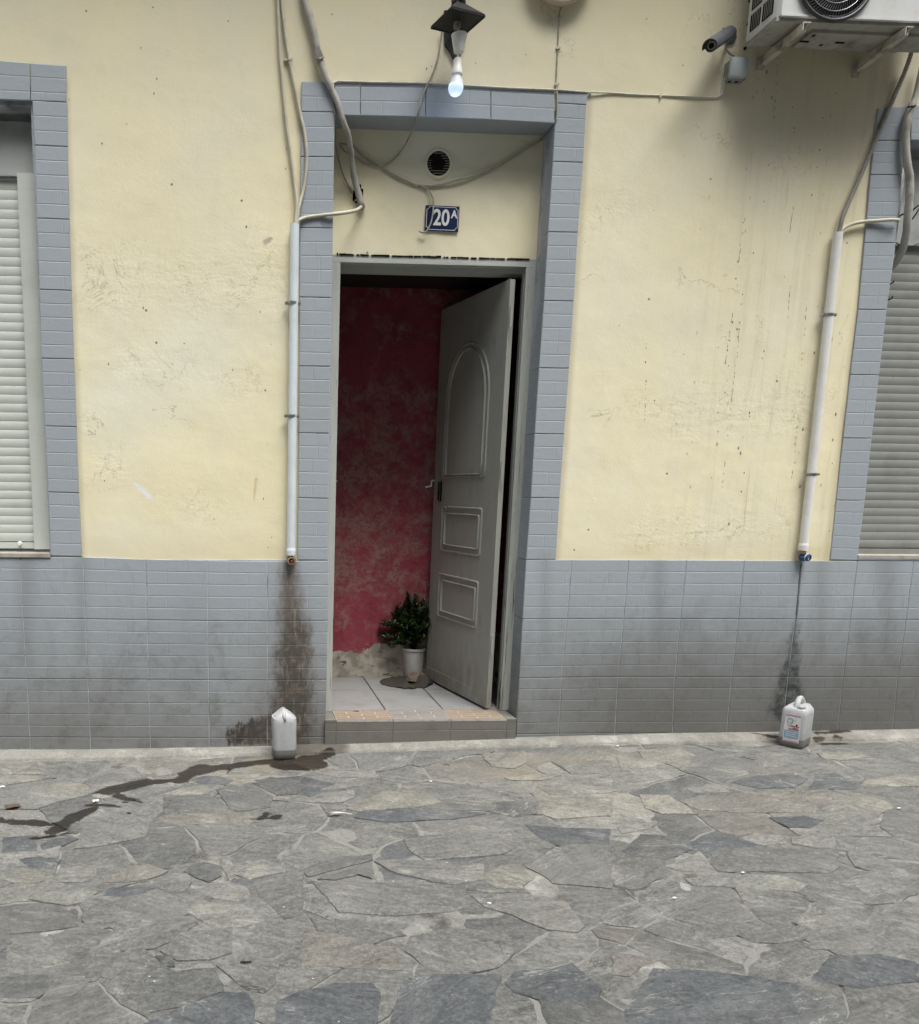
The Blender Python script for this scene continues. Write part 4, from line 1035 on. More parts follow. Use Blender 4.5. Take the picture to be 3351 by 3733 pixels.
def dens(path, m=1):
    out = []
    for i, p in enumerate(path):
        q = path[(i+1) % len(path)]; n = max(1, int(math.hypot(q[0]-p[0], q[1]-p[1])/0.05))
        for k in range(n): out.append((p[0]+(q[0]-p[0])*k/n, p[1]+(q[1]-p[1])*k/n))
    return out
def panel(path_o, rr, ins, oh):
    mobj('panel_moulding', mould(dens(path_o), 0.012, 0.006), DOORM, door, smooth=True)
mobj('panel_moulding', mould(dens(oa), 0.014, 0.006), DOORM, door, smooth=True)
u0 = min(p[0] for p in oa); u1 = max(p[0] for p in oa); cc = (u0+u1)/2; v0 = min(p[1] for p in oa); v1 = max(p[1] for p in oa); mc = (v0+v1)/2
ia = [(cc+(u-cc)*0.86, mc+(v-mc)*0.945-0.008) for u, v in oa]
mobj('panel_moulding', mould(dens(ia), 0.008, 0.009), DOORM, door, smooth=True)
for P4 in ([zh(832, 82), zh(1070, 85), zh(1055, 362), zh(828, 340)], [zh(818, 480), zh(1048, 518), zh(1032, 782), zh(803, 732)]):
    o = rpath(P4); mobj('panel_moulding', mould(dens(o), 0.014, 0.006), DOORM, door, smooth=True)
    u0 = min(p[0] for p in o); u1 = max(p[0] for p in o); v0 = min(p[1] for p in o); v1 = max(p[1] for p in o)
    i4 = [(u0+(u-u0)*0.86+(u1-u0)*.05, v0+(v-v0)*0.72+(v1-v0)*.14) for u, v in o]
    mobj('panel_moulding', mould(dens(i4), 0.008, 0.009), DOORM, door, smooth=True)
# lock opening, lever, latch, hinges
lk = duv(*ze(822, 1450))
mobj('lock_recess', hexa([DP(lk[0]+.03, lk[1]+.055, .001), DP(lk[0]-.02, lk[1]+.06, .001), DP(lk[0]-.02, lk[1]-.055, .001), DP(lk[0]+.03, lk[1]-.05, .001)], dn*0.0015), VOID, door)
mobj('lock_plate', hexa([DP(lk[0]+.002, lk[1]+.075, .003), DP(lk[0]-.004, lk[1]+.075, .003), DP(lk[0]-.004, lk[1]-.08, .003), DP(lk[0]+.002, lk[1]-.08, .003)], dn*0.003), STEEL, door)
hp = duv(*ze(775, 1405))
mobj('handle', tube([DP(DW-.012, hp[1]+.022, .003), DP(DW-.012, hp[1]+.018, .022), DP(DW-.014, hp[1]-.012, .026), DP(DW-.018, hp[1]-.018, .062)], .0055, 8), WPLAS, door, smooth=True)
mobj('latch_bolt', hexa([DP(DW+.012, lk[1]+.30-.42, -.012), DP(DW, lk[1]-.12, -.012), DP(DW, lk[1]-.15, -.012), DP(DW+.012, lk[1]-.15, -.012)], -dn*.015), STEEL, door)
mobj('keyhole', tube([DP(lk[0]-.10, lk[1]-.08, 0), DP(lk[0]-.10, lk[1]-.085, .012), DP(lk[0]-.115, lk[1]-.10, .014)], .004, 6), BRASS, door, smooth=True)
for zz in (duv(*ze(1240, 410))[1], duv(*ze(1205, 1330))[1], duv(*zh(1145, 900))[1]):
    mobj('hinge', tube([DP(-.022, zz-.05, -.004), DP(-.022, zz+.05, -.004)], .0065, 10, smooth=False), DOORM, door, smooth='auto')
mobj('strike_plate', box(xi0-.006, xi0+.012, FY+.02, FY+.035, w2(ze(230, 1388), FY).z-.004, w2(ze(230, 1388), FY).z+.004), STEEL, fr)

# --- roller shutters
SHUT2 = simple('soiled_shaded_shutter', (0.235, 0.245, 0.23), .55, var=.5, scale=7, dirt=(.15, .15, .13), bump=.05)  # right shutter: soiled, with its deeper shade also mixed into the grey
def shutter(name, xa, xb, ztop, zbot, zbox, gx, knob=None, SHUT=SHUT):
    y = 0.10; s_ = empty(name, ((xa+xb)/2, y, zbot), parent=bld)
    p = 0.0405; z = zbot+0.035
    while z < zbox-0.001:
        zt = min(z+p-.0003, zbox)
        V = []; Fc = []
        prof = [(0.0006, 0), (-0.0003, .06), (-0.0009, .5), (-0.0006, .95), (0.0004, 1.0)]
        for x in (xa, xb): V += [(x, y+a, z+(zt-z)*b) for a, b in prof]
        for k in range(4): Fc.append((k, k+5, k+6, k+1))
        mobj('slat', (V, Fc), SHUT, s_, smooth=True); z += p
    mobj('slat_backing', box(xa, xb, y+.007, y+.02, zbot, zbox), VOID, s_)
    mobj('bottom_bar', box(xa, xb, y-.010, y+.004, zbot+.002, zbot+0.031), SHUT, s_)
    mobj('guide_rail', box(min(gx), max(gx), y-.03, y+.03, zbot, zbox+.01), SHUT, s_)
    mobj('shutter_box', join(box(xa-.5, xb+.5, y-.012, y+.05, zbox+.02, ztop-.05), box(xa-.5, xb+.5, y-.02, y+.05, zbox+.001, zbox+.019), box(xa-.5, xb+.5, y+.02, y+.05, ztop-.049, ztop+.03)), SHUTBOX, s_)
    if knob: mobj('stop_knob', lathe((knob[0], y-.01, knob[1]), (0, -1, 0), [(.006, 0), (.006, .012), (.011, .012), (.011, .022), (.008, .025)], 16), WPLAS, s_, smooth='auto')
    return s_
yS = 0.10
zb1 = w2((60, 2000), yS).z; zx1 = w2((60, 648), yS).z
gl = [w2((122, 1500), yS).x-.018, LWR+0.03]
kn = w2(zg(120, 132), yS-.02)
shutter('roller_shutter', -1.5, gl[0], LWT, zb1, zx1, gl, (kn.x, kn.z))
zb2 = w2((3250, 2022), yS).z; zx2 = w2((3330, 900), yS).z
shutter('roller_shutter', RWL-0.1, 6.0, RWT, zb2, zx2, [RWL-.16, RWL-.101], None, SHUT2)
SILL = simple('mortar_sill', (0.36, 0.34, 0.30), 0.8, var=0.7, scale=14, dirt=(0.15, 0.12, 0.09))
sl_ = w2((100, 2022), TY)
mobj('window_sill', box(-1.5, w2((184, 2010), TY).x, TY-.006, 0.16, sl_.z-.012, sl_.z+.006), SILL, bld)
sl2 = w2((3300, 2034), TY)
mobj('window_sill', box(w2((3128, 2034), TY).x, 6.1, TY-.004, 0.16, sl2.z-.003, sl2.z+.012), SILL, bld)
mobj('window_soffit', box(-1.5, LWR+.02, TY+.012, .2, LWT+.0005, LWT+.012), TILE, bld)
mobj('window_soffit', box(RWL-.02, 6.1, TY+.012, .2, RWT+.0005, RWT+.012), TILE, bld)

# ================================================================== things on the wall
# house number
def text_mesh(s, size, bold=0.0):
    cu = bpy.data.curves.new('t', 'FONT'); cu.body = s; cu.size = size; cu.offset = bold; cu.extrude = 0.0006; cu.align_x = 'LEFT'
    o = bpy.data.objects.new('t', cu); COL.objects.link(o); dg = bpy.context.evaluated_depsgraph_get()
    me = bpy.data.meshes.new_from_object(o.evaluated_get(dg)); V = [tuple(v.co) for v in me.vertices]; Fc = [tuple(p.vertices) for p in me.polygons]
    bpy.data.objects.remove(o); bpy.data.meshes.remove(me); return V, Fc
ENB = M('blue_enamel', 0.3, 0.5); ENB = ENB.out(ENB.mix(ENB.ramp(ENB.noise(60, 6, 0.75), 0.66, 0.70), (0.008, 0.020, 0.070), (0.10, 0.06, 0.04)))
ENW = simple('white_enamel', (0.74, 0.74, 0.72), 0.35, 0.5, var=0.2, scale=60, dirt=(0.3, 0.28, 0.25), bump=0.0)
c4 = [w2(zb(*p), REV-.008) for p in ((733, 1216), (931, 1222), (933, 1372), (731, 1368))]
sg0 = sum(c4, Vector())/4; SW = (c4[1].x-c4[0].x+c4[2].x-c4[3].x)/2; SH = (c4[0].z-c4[3].z+c4[1].z-c4[2].z)/2
sign = empty('house_number_sign', (sg0.x, REV-.006, sg0.z-SH/2), 'small blue enamel house number plate reading 20A above the door', 'house number')
tilt = -0.015
def S(x, z, y=0.0): return (sg0.x+x*math.cos(tilt)+z*math.sin(-tilt), REV-.008-y, sg0.z+z*math.cos(tilt)+x*math.sin(tilt))
mobj('plate', hexa([S(-SW/2, SH/2), S(SW/2, SH/2), S(SW/2, -SH/2), S(-SW/2, -SH/2)], (0, .003, 0)), ENB, sign)
bo = []; cr_ = 0.011; iw, ih = SW/2-.006, SH/2-.006
for sx, sz, a0 in ((1, 1, 270), (-1, 1, 0), (-1, -1, 90), (1, -1, 180)):
    for i in range(7):
        a = math.radians(a0 - 15*i) if False else math.radians({270: 270-15*i, 0: 0-15*i, 90: 90-15*i, 180: 180-15*i}[a0])
        bo.append((sx*iw+cr_*math.cos(a), sz*ih+cr_*math.sin(a)))
V = []; Fc = []; n = len(bo)
for i, (x, z) in enumerate(bo):
    p = Vector(bo[i-1]); q = Vector(bo[(i+1) % n]); d = (q-p).normalized(); s_ = Vector((-d.y, d.x))*.0011
    V += [S(x+s_.x, z+s_.y, .0012), S(x-s_.x, z-s_.y, .0012)]
for i in range(n):
    j = (i+1) % n; Fc.append((2*i, 2*j, 2*j+1, 2*i+1))
mobj('border_line', (V, Fc), ENW, sign)
def put(s, size, bold, x, z, wscale=1.0):
    V, Fc = text_mesh(s, size, bold); x0 = min(v[0] for v in V); z0 = min(v[1] for v in V)
    return [S(x+(a-x0)*wscale, z+(b-z0), .0014+c) for a, b, c in V], Fc
mobj('numeral', put('20', 0.098, 0.0020, -.042, -.032, 0.80), ENW, sign)
mobj('letter', put('A', 0.048, 0.0014, .041, .003, 0.85), ENW, sign)

# air vent
vc = w2(zb(810, 970), REV-.004); vr = 75*K/ (F/ (4.0+REV)) * 1.0
vent = empty('air_vent', (vc.x, REV, vc.z-vr), 'round plastered air vent with broken dark grille above the number plate', 'air vent')
mobj('ring', lathe((vc.x, REV+.004, vc.z), (0, -1, 0), [(vr*.80, 0), (vr*.82, .010), (vr*.90, .015), (vr*1.0, .012), (vr*1.10, .004), (vr*1.2, 0)], 36, cap=False), PLASTER, vent, smooth=True)
mobj('dark_opening', lathe((vc.x, REV-.0060, vc.z), (0, -1, 0), [(vr*.86, 0), (vr*.86, .0010)], 36), VOID, vent)
GRV = simple('dusty_grille', (0.22, 0.20, 0.165), 0.8, var=0.5, scale=40)
for i in range(9):
    z = vc.z-vr*.68+vr*1.36*i/8; hw = math.sqrt(max(0, (vr*.80)**2-(z-vc.z)**2))
    if i in (0, 1): segs = [(-hw, hw)]
    elif i == 8: segs = [(-hw*.9, hw*.9)]
    else: segs = [(-hw, -hw+random.uniform(.010, .020)), (hw-random.uniform(.018, .028), hw)] if i < 6 else [(hw-.028, hw)]
    for a, b in segs: mobj('slat', box(vc.x+a, vc.x+b, REV-.0125, REV-.0075, z-.0013, z+.0013), GRV, vent)

# wall lantern
ly = -0.17
LC = [atY(*p, y) for p, y in ((zb(780, 152), -.14), (zb(975, 172), -.26), (zb(1098, 85), -.20), (zb(850, 98), -.06))]
lz = sum(p.z for p in LC)/4; top = w2(zb(938, 62), ly)
lantern = empty('wall_lantern', (top.x, 0, top.z-.2), 'black square topped wall lantern without glass on its black back plate', 'lantern')
cen = Vector((sum(p.x for p in LC)/4, sum(p.y for p in LC)/4, lz)); hd = 0.088
ang = math.radians(18); sq = []
for k in range(4):
    a = ang+math.pi/4+k*math.pi/2; sq.append(Vector((math.cos(a), math.sin(a), 0)))
top = Vector((cen.x+.002, cen.y, lz+.075))
def ring4(c, r, z): return [Vector((c.x+s_.x*r, c.y+s_.y*r, z)) for s_ in sq]
R = [ring4(cen, hd*1.28, lz-.004), ring4(cen, hd*1.30, lz+.004), ring4(cen, hd*.42, lz+.055), ring4(cen, hd*.36, lz+.058), ring4(cen, hd*.34, lz+.070), ring4(cen, hd*.16, lz+.075)]
V = [p for r in R for p in r]; Fc = [(4*i+k, 4*i+(k+1) % 4, 4*i+4+(k+1) % 4, 4*i+4+k) for i in range(5) for k in range(4)]+[(0, 3, 2, 1), (20, 21, 22, 23)]
mobj('roof', (V, Fc), BLACKM, lantern)
mobj('roof_cap', lathe((cen.x, cen.y, lz+.074), (0, 0, 1), [(.030, -.001), (.031, .006), (.018, .012), (.014, .018), (.014, .10)], 16), DUSTY, lantern, smooth='auto')
mobj('roof_rim', join(*[tube([R[0][k], R[0][(k+1) % 4]], .004, 6, smooth=False) for k in range(4)]), BLACKM, lantern)
mobj('back_plate', join(*[hexa([w2(zb(a, y0), -.014), w2(zb(b, y0), -.014), w2(zb(d, y1), -.014), w2(zb(c, y1), -.014)], (0, .016, 0)) for a, b, c, d, y0, y1 in
     ((846, 978, 848, 976, 60, 200), (848, 976, 850, 968, 201, 262), (850, 968, 880, 950, 262.5, 300), (880, 950, 900, 935, 300.5, 345))]), BLACKM, lantern)
mobj('bracket_arm', tube([w2(zb(915, 120), -.012), Vector((cen.x, cen.y+.05, lz+.02)), Vector((cen.x, cen.y, lz+.02))], .012, 8), BLACKM, lantern, smooth=True)
mobj('lamp_socket', lathe((cen.x-.002, cen.y, lz-.028), (0, 0, 1), [(.014, 0), (.016, .012), (.013, .030)], 12), GREYC, lantern, smooth='auto')

# hanging bulb
by = cen.y
def bz(y, x=915): return w2(zb(x, y), by)
bx = w2(zb(930, 260), by).x
bulb = empty('hanging_bulb', (bx, by, bz(570).z), 'lit white bulb hanging on a short cord under the wall lantern', 'light bulb')
mobj('cord', tube([Vector((cen.x-.002, by, lz-.02)), bz(200, 937), bz(300, 930), bz(360, 925)], .0045, 8), WPLAS, bulb, smooth=True)
mobj('ceiling_cup', lathe((bz(300, 930).x, by, bz(312).z), (0, 0, 1), [(.016, 0), (.0195, .002), (.032, .062), (.0335, .068), (.030, .070)], 24), WPLAS, bulb, smooth='auto')
mobj('lamp_holder', lathe((bz(400, 922).x, by, bz(444).z), (0, 0, 1), [(.0225, 0), (.0235, .004), (.0215, .010), (.0200, .028), (.0180, .032), (.0170, .060), (.012, .064)], 20), WPLAS, bulb, smooth='auto')
BW = M('bulb_shade', 0.4, 0.3); BW.b.inputs['Emission Color'].default_value = (0.75, 0.86, 1.0, 1); BW.b.inputs['Emission Strength'].default_value = 0.08; BW = BW.out((0.45, 0.48, 0.52))
BE = M('lit_bulb_glass', 0.3, 0.4); BE.b.inputs['Emission Color'].default_value = (0.62, 0.80, 1.0, 1); BE.b.inputs['Emission Strength'].default_value = 0.30; BE = BE.out((0.30, 0.34, 0.40))
bb = bz(570); xb_ = bz(520, 913).x
mobj('bulb_neck', lathe((xb_+.002, by, bb.z+.044), (0, 0, 1), [(.0300, 0), (.0260, .013), (.0190, .028), (.0175, .050)], 24), BW, bulb, smooth='auto')
mobj('bulb_glass', lathe((xb_, by, bb.z), (0, 0, 1), [(.002, 0), (.012, .001), (.022, .007), (.0290, .018), (.0320, .031), (.0300, .0445)], 28), BE, bulb, smooth=True)
bl = bpy.data.lights.new('bulb_light', 'POINT'); bl.energy = 0.08; bl.color = (0.55, 0.72, 1.0); bl.shadow_soft_size = 0.03
blo = bpy.data.objects.new('bulb_light', bl); link(blo, Vector((xb_, by, bb.z-.034)), bulb)

# round fixture at the top
rc = Vector((w2((2057, -133), -.05).x, 0, w2((2057, -133), -.05).z)); rr_ = .152
rf = empty('round_wall_lamp', (rc.x, 0, rc.z-rr_), 'round beige rimmed fixture with dark red face, cut by the top edge of view', 'wall fitting')
mobj('rim', lathe((rc.x, 0.0, rc.z), (0, -1, 0), [(rr_*.93, 0), (rr_*.98, .02), (rr_, .045), (rr_*.97, .058), (rr_*.90, .060)], 48), simple('beige_rim', (0.48, 0.42, 0.34), .6), rf, smooth='auto')
mobj('face', lathe((rc.x, -.0605, rc.z), (0, -1, 0), [(rr_*.885, 0), (rr_*.80, .006), (rr_*.4, .010)], 48), simple('dark_red_face', (0.13, 0.03, 0.025), .4), rf, smooth='auto')

# security camera
co = w2(zc(640, 215), -.12)
cctv = empty('security_camera', (w2(zc(690, 330), 0).x, 0, co.z-.04), 'dark grey bullet security camera on the wall left of the air conditioner', 'camera')
ax0 = w2(zc(588, 272), -.19); ax1 = w2(zc(690, 205), -.06)
axd = (ax0-ax1).normalized(); L_ = (ax0-ax1).length
mobj('body', lathe(ax1, axd, [(.018, 0), (.0225, .004), (.0235, L_-.01), (.0235, L_), (.020, L_), (.0195, L_-.006)], 24), CAMG, cctv, smooth='auto')
mobj('lens', lathe(ax1+axd*(L_-.007), axd, [(.0193, 0), (.0193, .001), (.010, .002), (.009, .005), (.005, .006)], 20), VOID, cctv, smooth='auto')
mobj('infrared_ring', lathe(ax1+axd*(L_-.005), axd, [(.0165, 0), (.0165, .0012), (.0115, .0012), (.0115, 0)], 20, cap=False), DUSTY, cctv)
u_ = axd.cross(Vector((0, 0, 1))).normalized(); w_ = u_.cross(axd).normalized(); V = []; Fc = []
for i in range(13):
    a = math.radians(-10+200*i/12)
    for r in (.028, .031):
        for t in (-.012, L_+.030-.012*abs(math.cos(a))): V.append(ax1+axd*t+u_*math.cos(a)*r+w_*math.sin(a)*r*1.0)
for i in range(12):
    a = i*4; Fc += [(a, a+4, a+5, a+1), (a+2, a+3, a+7, a+6), (a+1, a+5, a+7, a+3), (a, a+2, a+6, a+4)]
Fc += [(0, 1, 3, 2), (48, 50, 51, 49)]
mobj('sun_hood', (V, Fc), CAMG, cctv, smooth='auto')
mobj('hood_screw', lathe(ax1+axd*.06+w_*.031, w_, [(.004, 0), (.004, .006)], 8), STEEL, cctv)
mobj('mount', join(tube([ax1+axd*.02-w_*.02, ax1-axd*.03-w_*.03+Vector((0, .03, 0)), w2(zc(700, 225), -.0)], .007, 8), lathe((w2(zc(700, 222), 0).x, 0, w2(zc(700, 222), 0).z), (0, -1, 0), [(.028, 0), (.026, .008)], 20)), CAMG, cctv, smooth='auto')
tag(mobj('camera_cable', tube([ax1+axd*.03-w_*.02, w2(zc(672, 290), -.04), w2(zc(700, 320), -.03), w2(zc(725, 335), -.03)], .0045, 8), GREYC, smooth=True), 'short drooping cable from the security camera into the grey junction box', 'cable')
# junction box
jb = [w2(zc(*p), -.055) for p in ((708, 333), (812, 337), (806, 458), (700, 452))]
box_ = empty('junction_box', ((jb[0].x+jb[1].x)/2, 0, jb[3].z), 'square grey junction box beside the security camera', 'junction box')
jcx = (jb[0].x+jb[1].x+jb[2].x+jb[3].x)/4; jcz = (jb[0].z+jb[2].z)/2; jw = jb[1].x-jb[0].x; jh = jb[0].z-jb[3].z
def rbox(cx, cz, w, h, y0, y1, r, bev=.003):
    V = []; Fc = []; m = 20
    for (sc_, y) in ((0, y0), (0, y1+bev), (bev, y1)):
        for x, z in rrect(w-2*sc_, h-2*sc_, r): V.append((cx+x, y, cz+z))
    for i in range(2):
        for k in range(m): a, b = i*m+k, i*m+(k+1) % m; Fc.append((a, b, b+m, a+m))
    Fc.append(tuple(range(2*m, 3*m))); return V, Fc
mobj('lid', rbox(jcx, jcz, jw, jh, -.040, -.056, .008), BOXG, box_, smooth='auto')
mobj('base', rbox(jcx+.003, jcz-.004, jw+.002, jh, 0.0, -.039, .006), simple('dirty_grey_plastic', (0.25, 0.26, 0.26), .6, var=.6, scale=20), box_, smooth='auto')
for i, s_ in enumerate((-.02, .012)): mobj('knockout', lathe((jcx+s_, -.02, jcz-jh/2-.003), (0, 0, -1), [(.008, 0), (.007, .003)], 12), VOID, box_)
for p in ((808, 142), (790, 285), (820, 3)):
    q = w2(zc(*p), -.002); tag(mobj('anchor_bolt', lathe((q.x, 0.006, q.z), (0, -1, 0), [(.0075, 0), (.0065, .009), (.003, .011)], 10), BLACKM, smooth='auto'), {142: 'dark wall plug left of the air conditioner grille, middle of three', 285: 'lowest dark wall plug above the junction box', 3: 'topmost dark wall plug at the upper edge by the air conditioner'}[p[1]], 'wall plug')

# air conditioner
yw, yf = -.075, -.285
A1 = w2(zc(812, 244), yw); A0 = w2(zc(955, 108), yf)
zbm = (A1.z+A0.z)/2; xl = (A1.x+A0.x)/2; xr_ = xl+.80; zt2 = zbm+.55
ac = empty('air_conditioner', ((xl+xr_)/2, (yw+yf)/2, zbm), 'white outdoor air conditioner unit on brackets at the upper right', 'air conditioner')
print('ac', xl, zbm, A0, A1)
r_ = .012
def acbody():
    V = []; Fc = []; prof = [(xl, yw), (xl+.004, yf+.02), (xl+.020, yf), (xr_-.02, yf), (xr_, yf+.02), (xr_, yw)]
    for z, ins in ((zbm, .006), (zbm+.006, 0), (zt2, 0)):
        for x, y in prof: V.append((x+(ins if x < xl+.1 else -ins), y+(ins if y < -.2 else -ins), z))
    for i in range(2):
        for k in range(6): a, b = i*6+k, i*6+(k+1) % 6; Fc.append((a, b, b+6, a+6))
    Fc.append(tuple(range(12, 18))); return V, Fc
mobj('casing', acbody(), ACP, ac, smooth='auto')
mobj('base_pan', join(box(xl+.006, xr_-.006, yf+.008, yw-.004, zbm-.012, zbm+.004), box(xl+.20, xr_-.12, yf+.06, yw-.02, zbm-.024, zbm-.012)), ACU, ac)
fx = w2((3049, -80), yf).x; fz = w2((3049, -80), yf).z; frad = w2((3049, -80), yf).z-w2((3049, 79), yf).z
mobj('front_lip', box(xl+.02, xr_-.02, yf-.004, yf+.002, zbm+.002, zbm+.010), ACP, ac)
mobj('fan_recess', lathe((fx, yf-.001, fz), (0, -1, 0), [(frad, 0), (frad, .002)], 48), VOID, ac)
mobj('grille_rim', tube([Vector((fx+frad*math.cos(a), yf-.008, fz+frad*math.sin(a))) for a in [2*math.pi*i/48 for i in range(49)]], .008, 8, smooth=False, cap=False), DARKG, ac, smooth=True)
for q_ in (.93, .80, .62, .42, .22):
    mobj('grille_ring', tube([Vector((fx+frad*q_*math.cos(a), yf-.012-.006*(1-q_), fz+frad*q_*math.sin(a))) for a in [2*math.pi*i/40 for i in range(41)]], .0018, 5, smooth=False, cap=False), DARKG if q_ > .85 else STEEL, ac, smooth=True)
gv = []
for i in range(72):
    a0 = 2*math.pi*i/72
    gv.append(tube([Vector((fx+frad*q_*math.cos(a0+.5*(1-q_)), yf-.010-.006*(1-q_), fz+frad*q_*math.sin(a0+.5*(1-q_)))) for q_ in (1.0, .8, .6, .4, .22)], .0022, 4, smooth=False))
mobj('grille_wires', join(*gv), DARKG, ac, smooth=True)
# left side openings
for i in range(2):
    for j in range(6):
        ya = yf+.035+i*.085; yb = ya+.068; za_ = zbm+.030+j*.085; zb_ = za_+.066
        mobj('side_opening', box(xl-.0015, xl+.006, ya, yb, za_, zb_), VOID, ac)
        mobj('coil_fins', join(*[box(xl-.0025, xl-.001, ya+.004+.012*k, ya+.007+.012*k, za_+.002, zb_-.002) for k in range(5)]), GREYC, ac)
for p in ((1140, 245), (1350, 252), (1100, 205), (1195, 210), (1238, 266)):
    q = atZ(*zc(*p), zbm-.024)
    mobj('drain_slot', box(q.x-(.02 if p[1] > 240 and p[0] != 1238 else .006), q.x+(.02 if p[1] > 240 and p[0] != 1238 else .006), q.y-.006, q.y+.006, zbm-.026, zbm-.0235), VOID, ac)
def bracket(pw, pt, pf, label):
    b0 = w2(zc(*pw), -.012); top_ = zbm-.026
    fb = w2(zc(*pf), yf+.02); x = b0.x
    e = empty('wall_bracket', (x, 0, b0.z), label, 'bracket', 'brackets under the air conditioner')
    w = .016
    mobj('upright', join(box(x-w, x+w, -.006, 0.004, b0.z-.01, top_), box(x-w-.002, x-w+.002, -.034, -.006, b0.z, top_)), BRK, e)
    mobj('arm', join(box(x-w, x+w, yf-.02, -.006, top_+.001-.004, top_+.001), box(x-w-.002, x-w+.002, yf-.02, -.036, top_-.032, top_-.0035)), BRK, e)
    p0 = Vector((x+.004, -.012, b0.z+.02)); p1 = Vector((x+.004, yf+.01, top_-.008)); d = (p1-p0).normalized(); nn = Vector((0, -d.z, d.y))*.011
    V = []
    for p in (p0, p1):
        for sx in (-.014, .014):
            for sg in (-1, 1): V.append(p+Vector((sx, 0, 0))+nn*sg)
    mobj('brace', (V, [(0, 1, 3, 2), (4, 6, 7, 5), (0, 4, 5, 1), (2, 3, 7, 6), (0, 2, 6, 4), (1, 5, 7, 3)]), BRK, e)
    mobj('bolt', lathe((x, yf-.005, top_-.004), (0, 0, -1), [(.008, 0), (.008, .008)], 6), STEEL, e)
bracket((890, 398), (880, 250), (1130, 130), 'left rusty white bracket under the air conditioner, nearer the junction box')
bracket((1450, 440), (1440, 290), (1720, 200), 'right rusty white bracket under the air conditioner, nearer the ribbed drain hose')

# --- drain pipes
def drain(name, top, bot, clamps, fit, mat, label, cap):
    y = -.030; r = .0205
    p0 = w2(top, y); p1 = w2(bot, y); d = (p0-p1).normalized()
    e = empty(name, p1, label, 'pipe', 'plastic drain pipes on the facade')
    mobj('pipe', tube([p1, p0], r, 24, smooth=False, cap=False), mat, e, smooth='auto')
    mobj('pipe_bore', lathe(p0-d*.01, d, [(r-.001, 0), (r-.001, .002)], 20), VOID, e)
    mobj('coupling', lathe(p1-d*.022, d, [(r-.002, 0), (r+.0015, .001), (r+.0022, .020), (r+.0022, .030), (r+.0005, .034)], 24), mat, e, smooth='auto')
    for cpx in clamps:
        c = w2(cpx, y)
        q = mobj('clamp', join(lathe(c-d*.0065, d, [(r+.0005, 0), (r+.0025, .001), (r+.0025, .012), (r+.0005, .013)], 24, cap=False),
                 *[box(c.x+s_*(r+.001) if s_ > 0 else c.x-(r+.015), c.x+(r+.015) if s_ > 0 else c.x-(r+.001), y-.008, y+.008, c.z-.006, c.z+.006) for s_ in (-1, 1)]), STEEL, e, smooth='auto')
        for s_ in (-1, 1): mobj('screw', lathe((c.x+s_*(r+.009), y-.008, c.z), (0, -1, 0), [(.0045, 0), (.0045, .003), (.003, .005)], 10), STEEL, q, smooth='auto')
    return e, p1, d
e1, p1, d1 = drain('drain_pipe', (1075, 818), (1061, 2008), [(1068, 1105), (1064, 1517)], 1, PVC, 'pale blue plastic drain pipe left of the doorway ending in a rusty brass outlet', 1)
f1 = w2(zg(1727, 235), -.045)
mobj('brass_outlet', join(lathe((f1.x, -.012, f1.z), (0, -1, 0), [(.024, 0), (.024, .026)], 6), lathe((f1.x, -.038, f1.z), (0, -1, 0), [(.020, 0), (.020, .016), (.013, .017), (.012, .006)], 20, cap=False)), BRASS, e1, smooth='auto')
mobj('outlet_bore', lathe((f1.x, -.040, f1.z), (0, -1, 0), [(.0125, 0), (.0125, .002)], 16), VOID, e1)
mobj('outlet_stub', lathe((f1.x, -.042, f1.z), (.2, -1, -.1), [(.007, 0), (.007, .012)], 12), simple('red_rust', (.20, .07, .05), .7), e1, smooth='auto')
e2, p2, d2 = drain('drain_pipe', (3056, 848), (2929, 1990), [(3021, 1148), (2959, 1729)], 2, PVCW, 'white plastic drain pipe beside the right window ending in a blue fitting', 1)
f2 = w2(zi(1150, 212), -.045)
mobj('blue_fitting', join(lathe((f2.x-.004, -.014, f2.z), (0.35, -1, -.1), [(.021, 0), (.021, .028)], 6), lathe((f2.x+.006, -.042, f2.z-.002), (0.35, -1, -.1), [(.019, 0), (.017, .014), (.011, .015), (.010, .008)], 20, cap=False)), BLUEFIT, e2, smooth='auto')
mobj('thread_ring', lathe((f2.x+.0065, -.044, f2.z-.002), (0.35, -1, -.1), [(.0195, 0), (.0200, .002), (.0195, .004)], 20, cap=False), WPLAS, e2, smooth='auto')
mobj('brass_neck', lathe((f2.x-.012, -.030, f2.z+.016), d2, [(.018, 0), (.018, .012)], 12), BRASS, e2, smooth='auto')

# --- conduits and cables
def T(f, pts): return [w2(f(*p[:2]), p[2] if len(p) > 2 else -.014) for p in pts]
tag(mobj('ribbed_conduit', corr(T(za, [(1640, -160), (1645, 0), (1652, 150), (1662, 350), (1680, 550), (1700, 750), (1722, 900), (1745, 1080), (1760, 1210, -.022), (1750, 1330, -.03)]), .0082), CREAMC, smooth=True),
    'cream ribbed conduit running down into the blue pipe, left of its pair', 'conduit', 'cream ribbed conduits above the blue pipe')
cb = T(za, [(1664, -160), (1670, 0), (1685, 150), (1702, 280), (1718, 370), (1750, 530), (1785, 700)])+T(zb, [(14, 770), (27, 870), (30, 960), (22, 1060), (8, 1140)])+T(za, [(1772, 1230, -.024), (1762, 1330, -.03)])
tag(mobj('ribbed_conduit', corr(cb, .0082), CREAMC, smooth=True), 'cream ribbed conduit bowing right over the door surround before the blue pipe', 'conduit', 'cream ribbed conduits above the blue pipe')
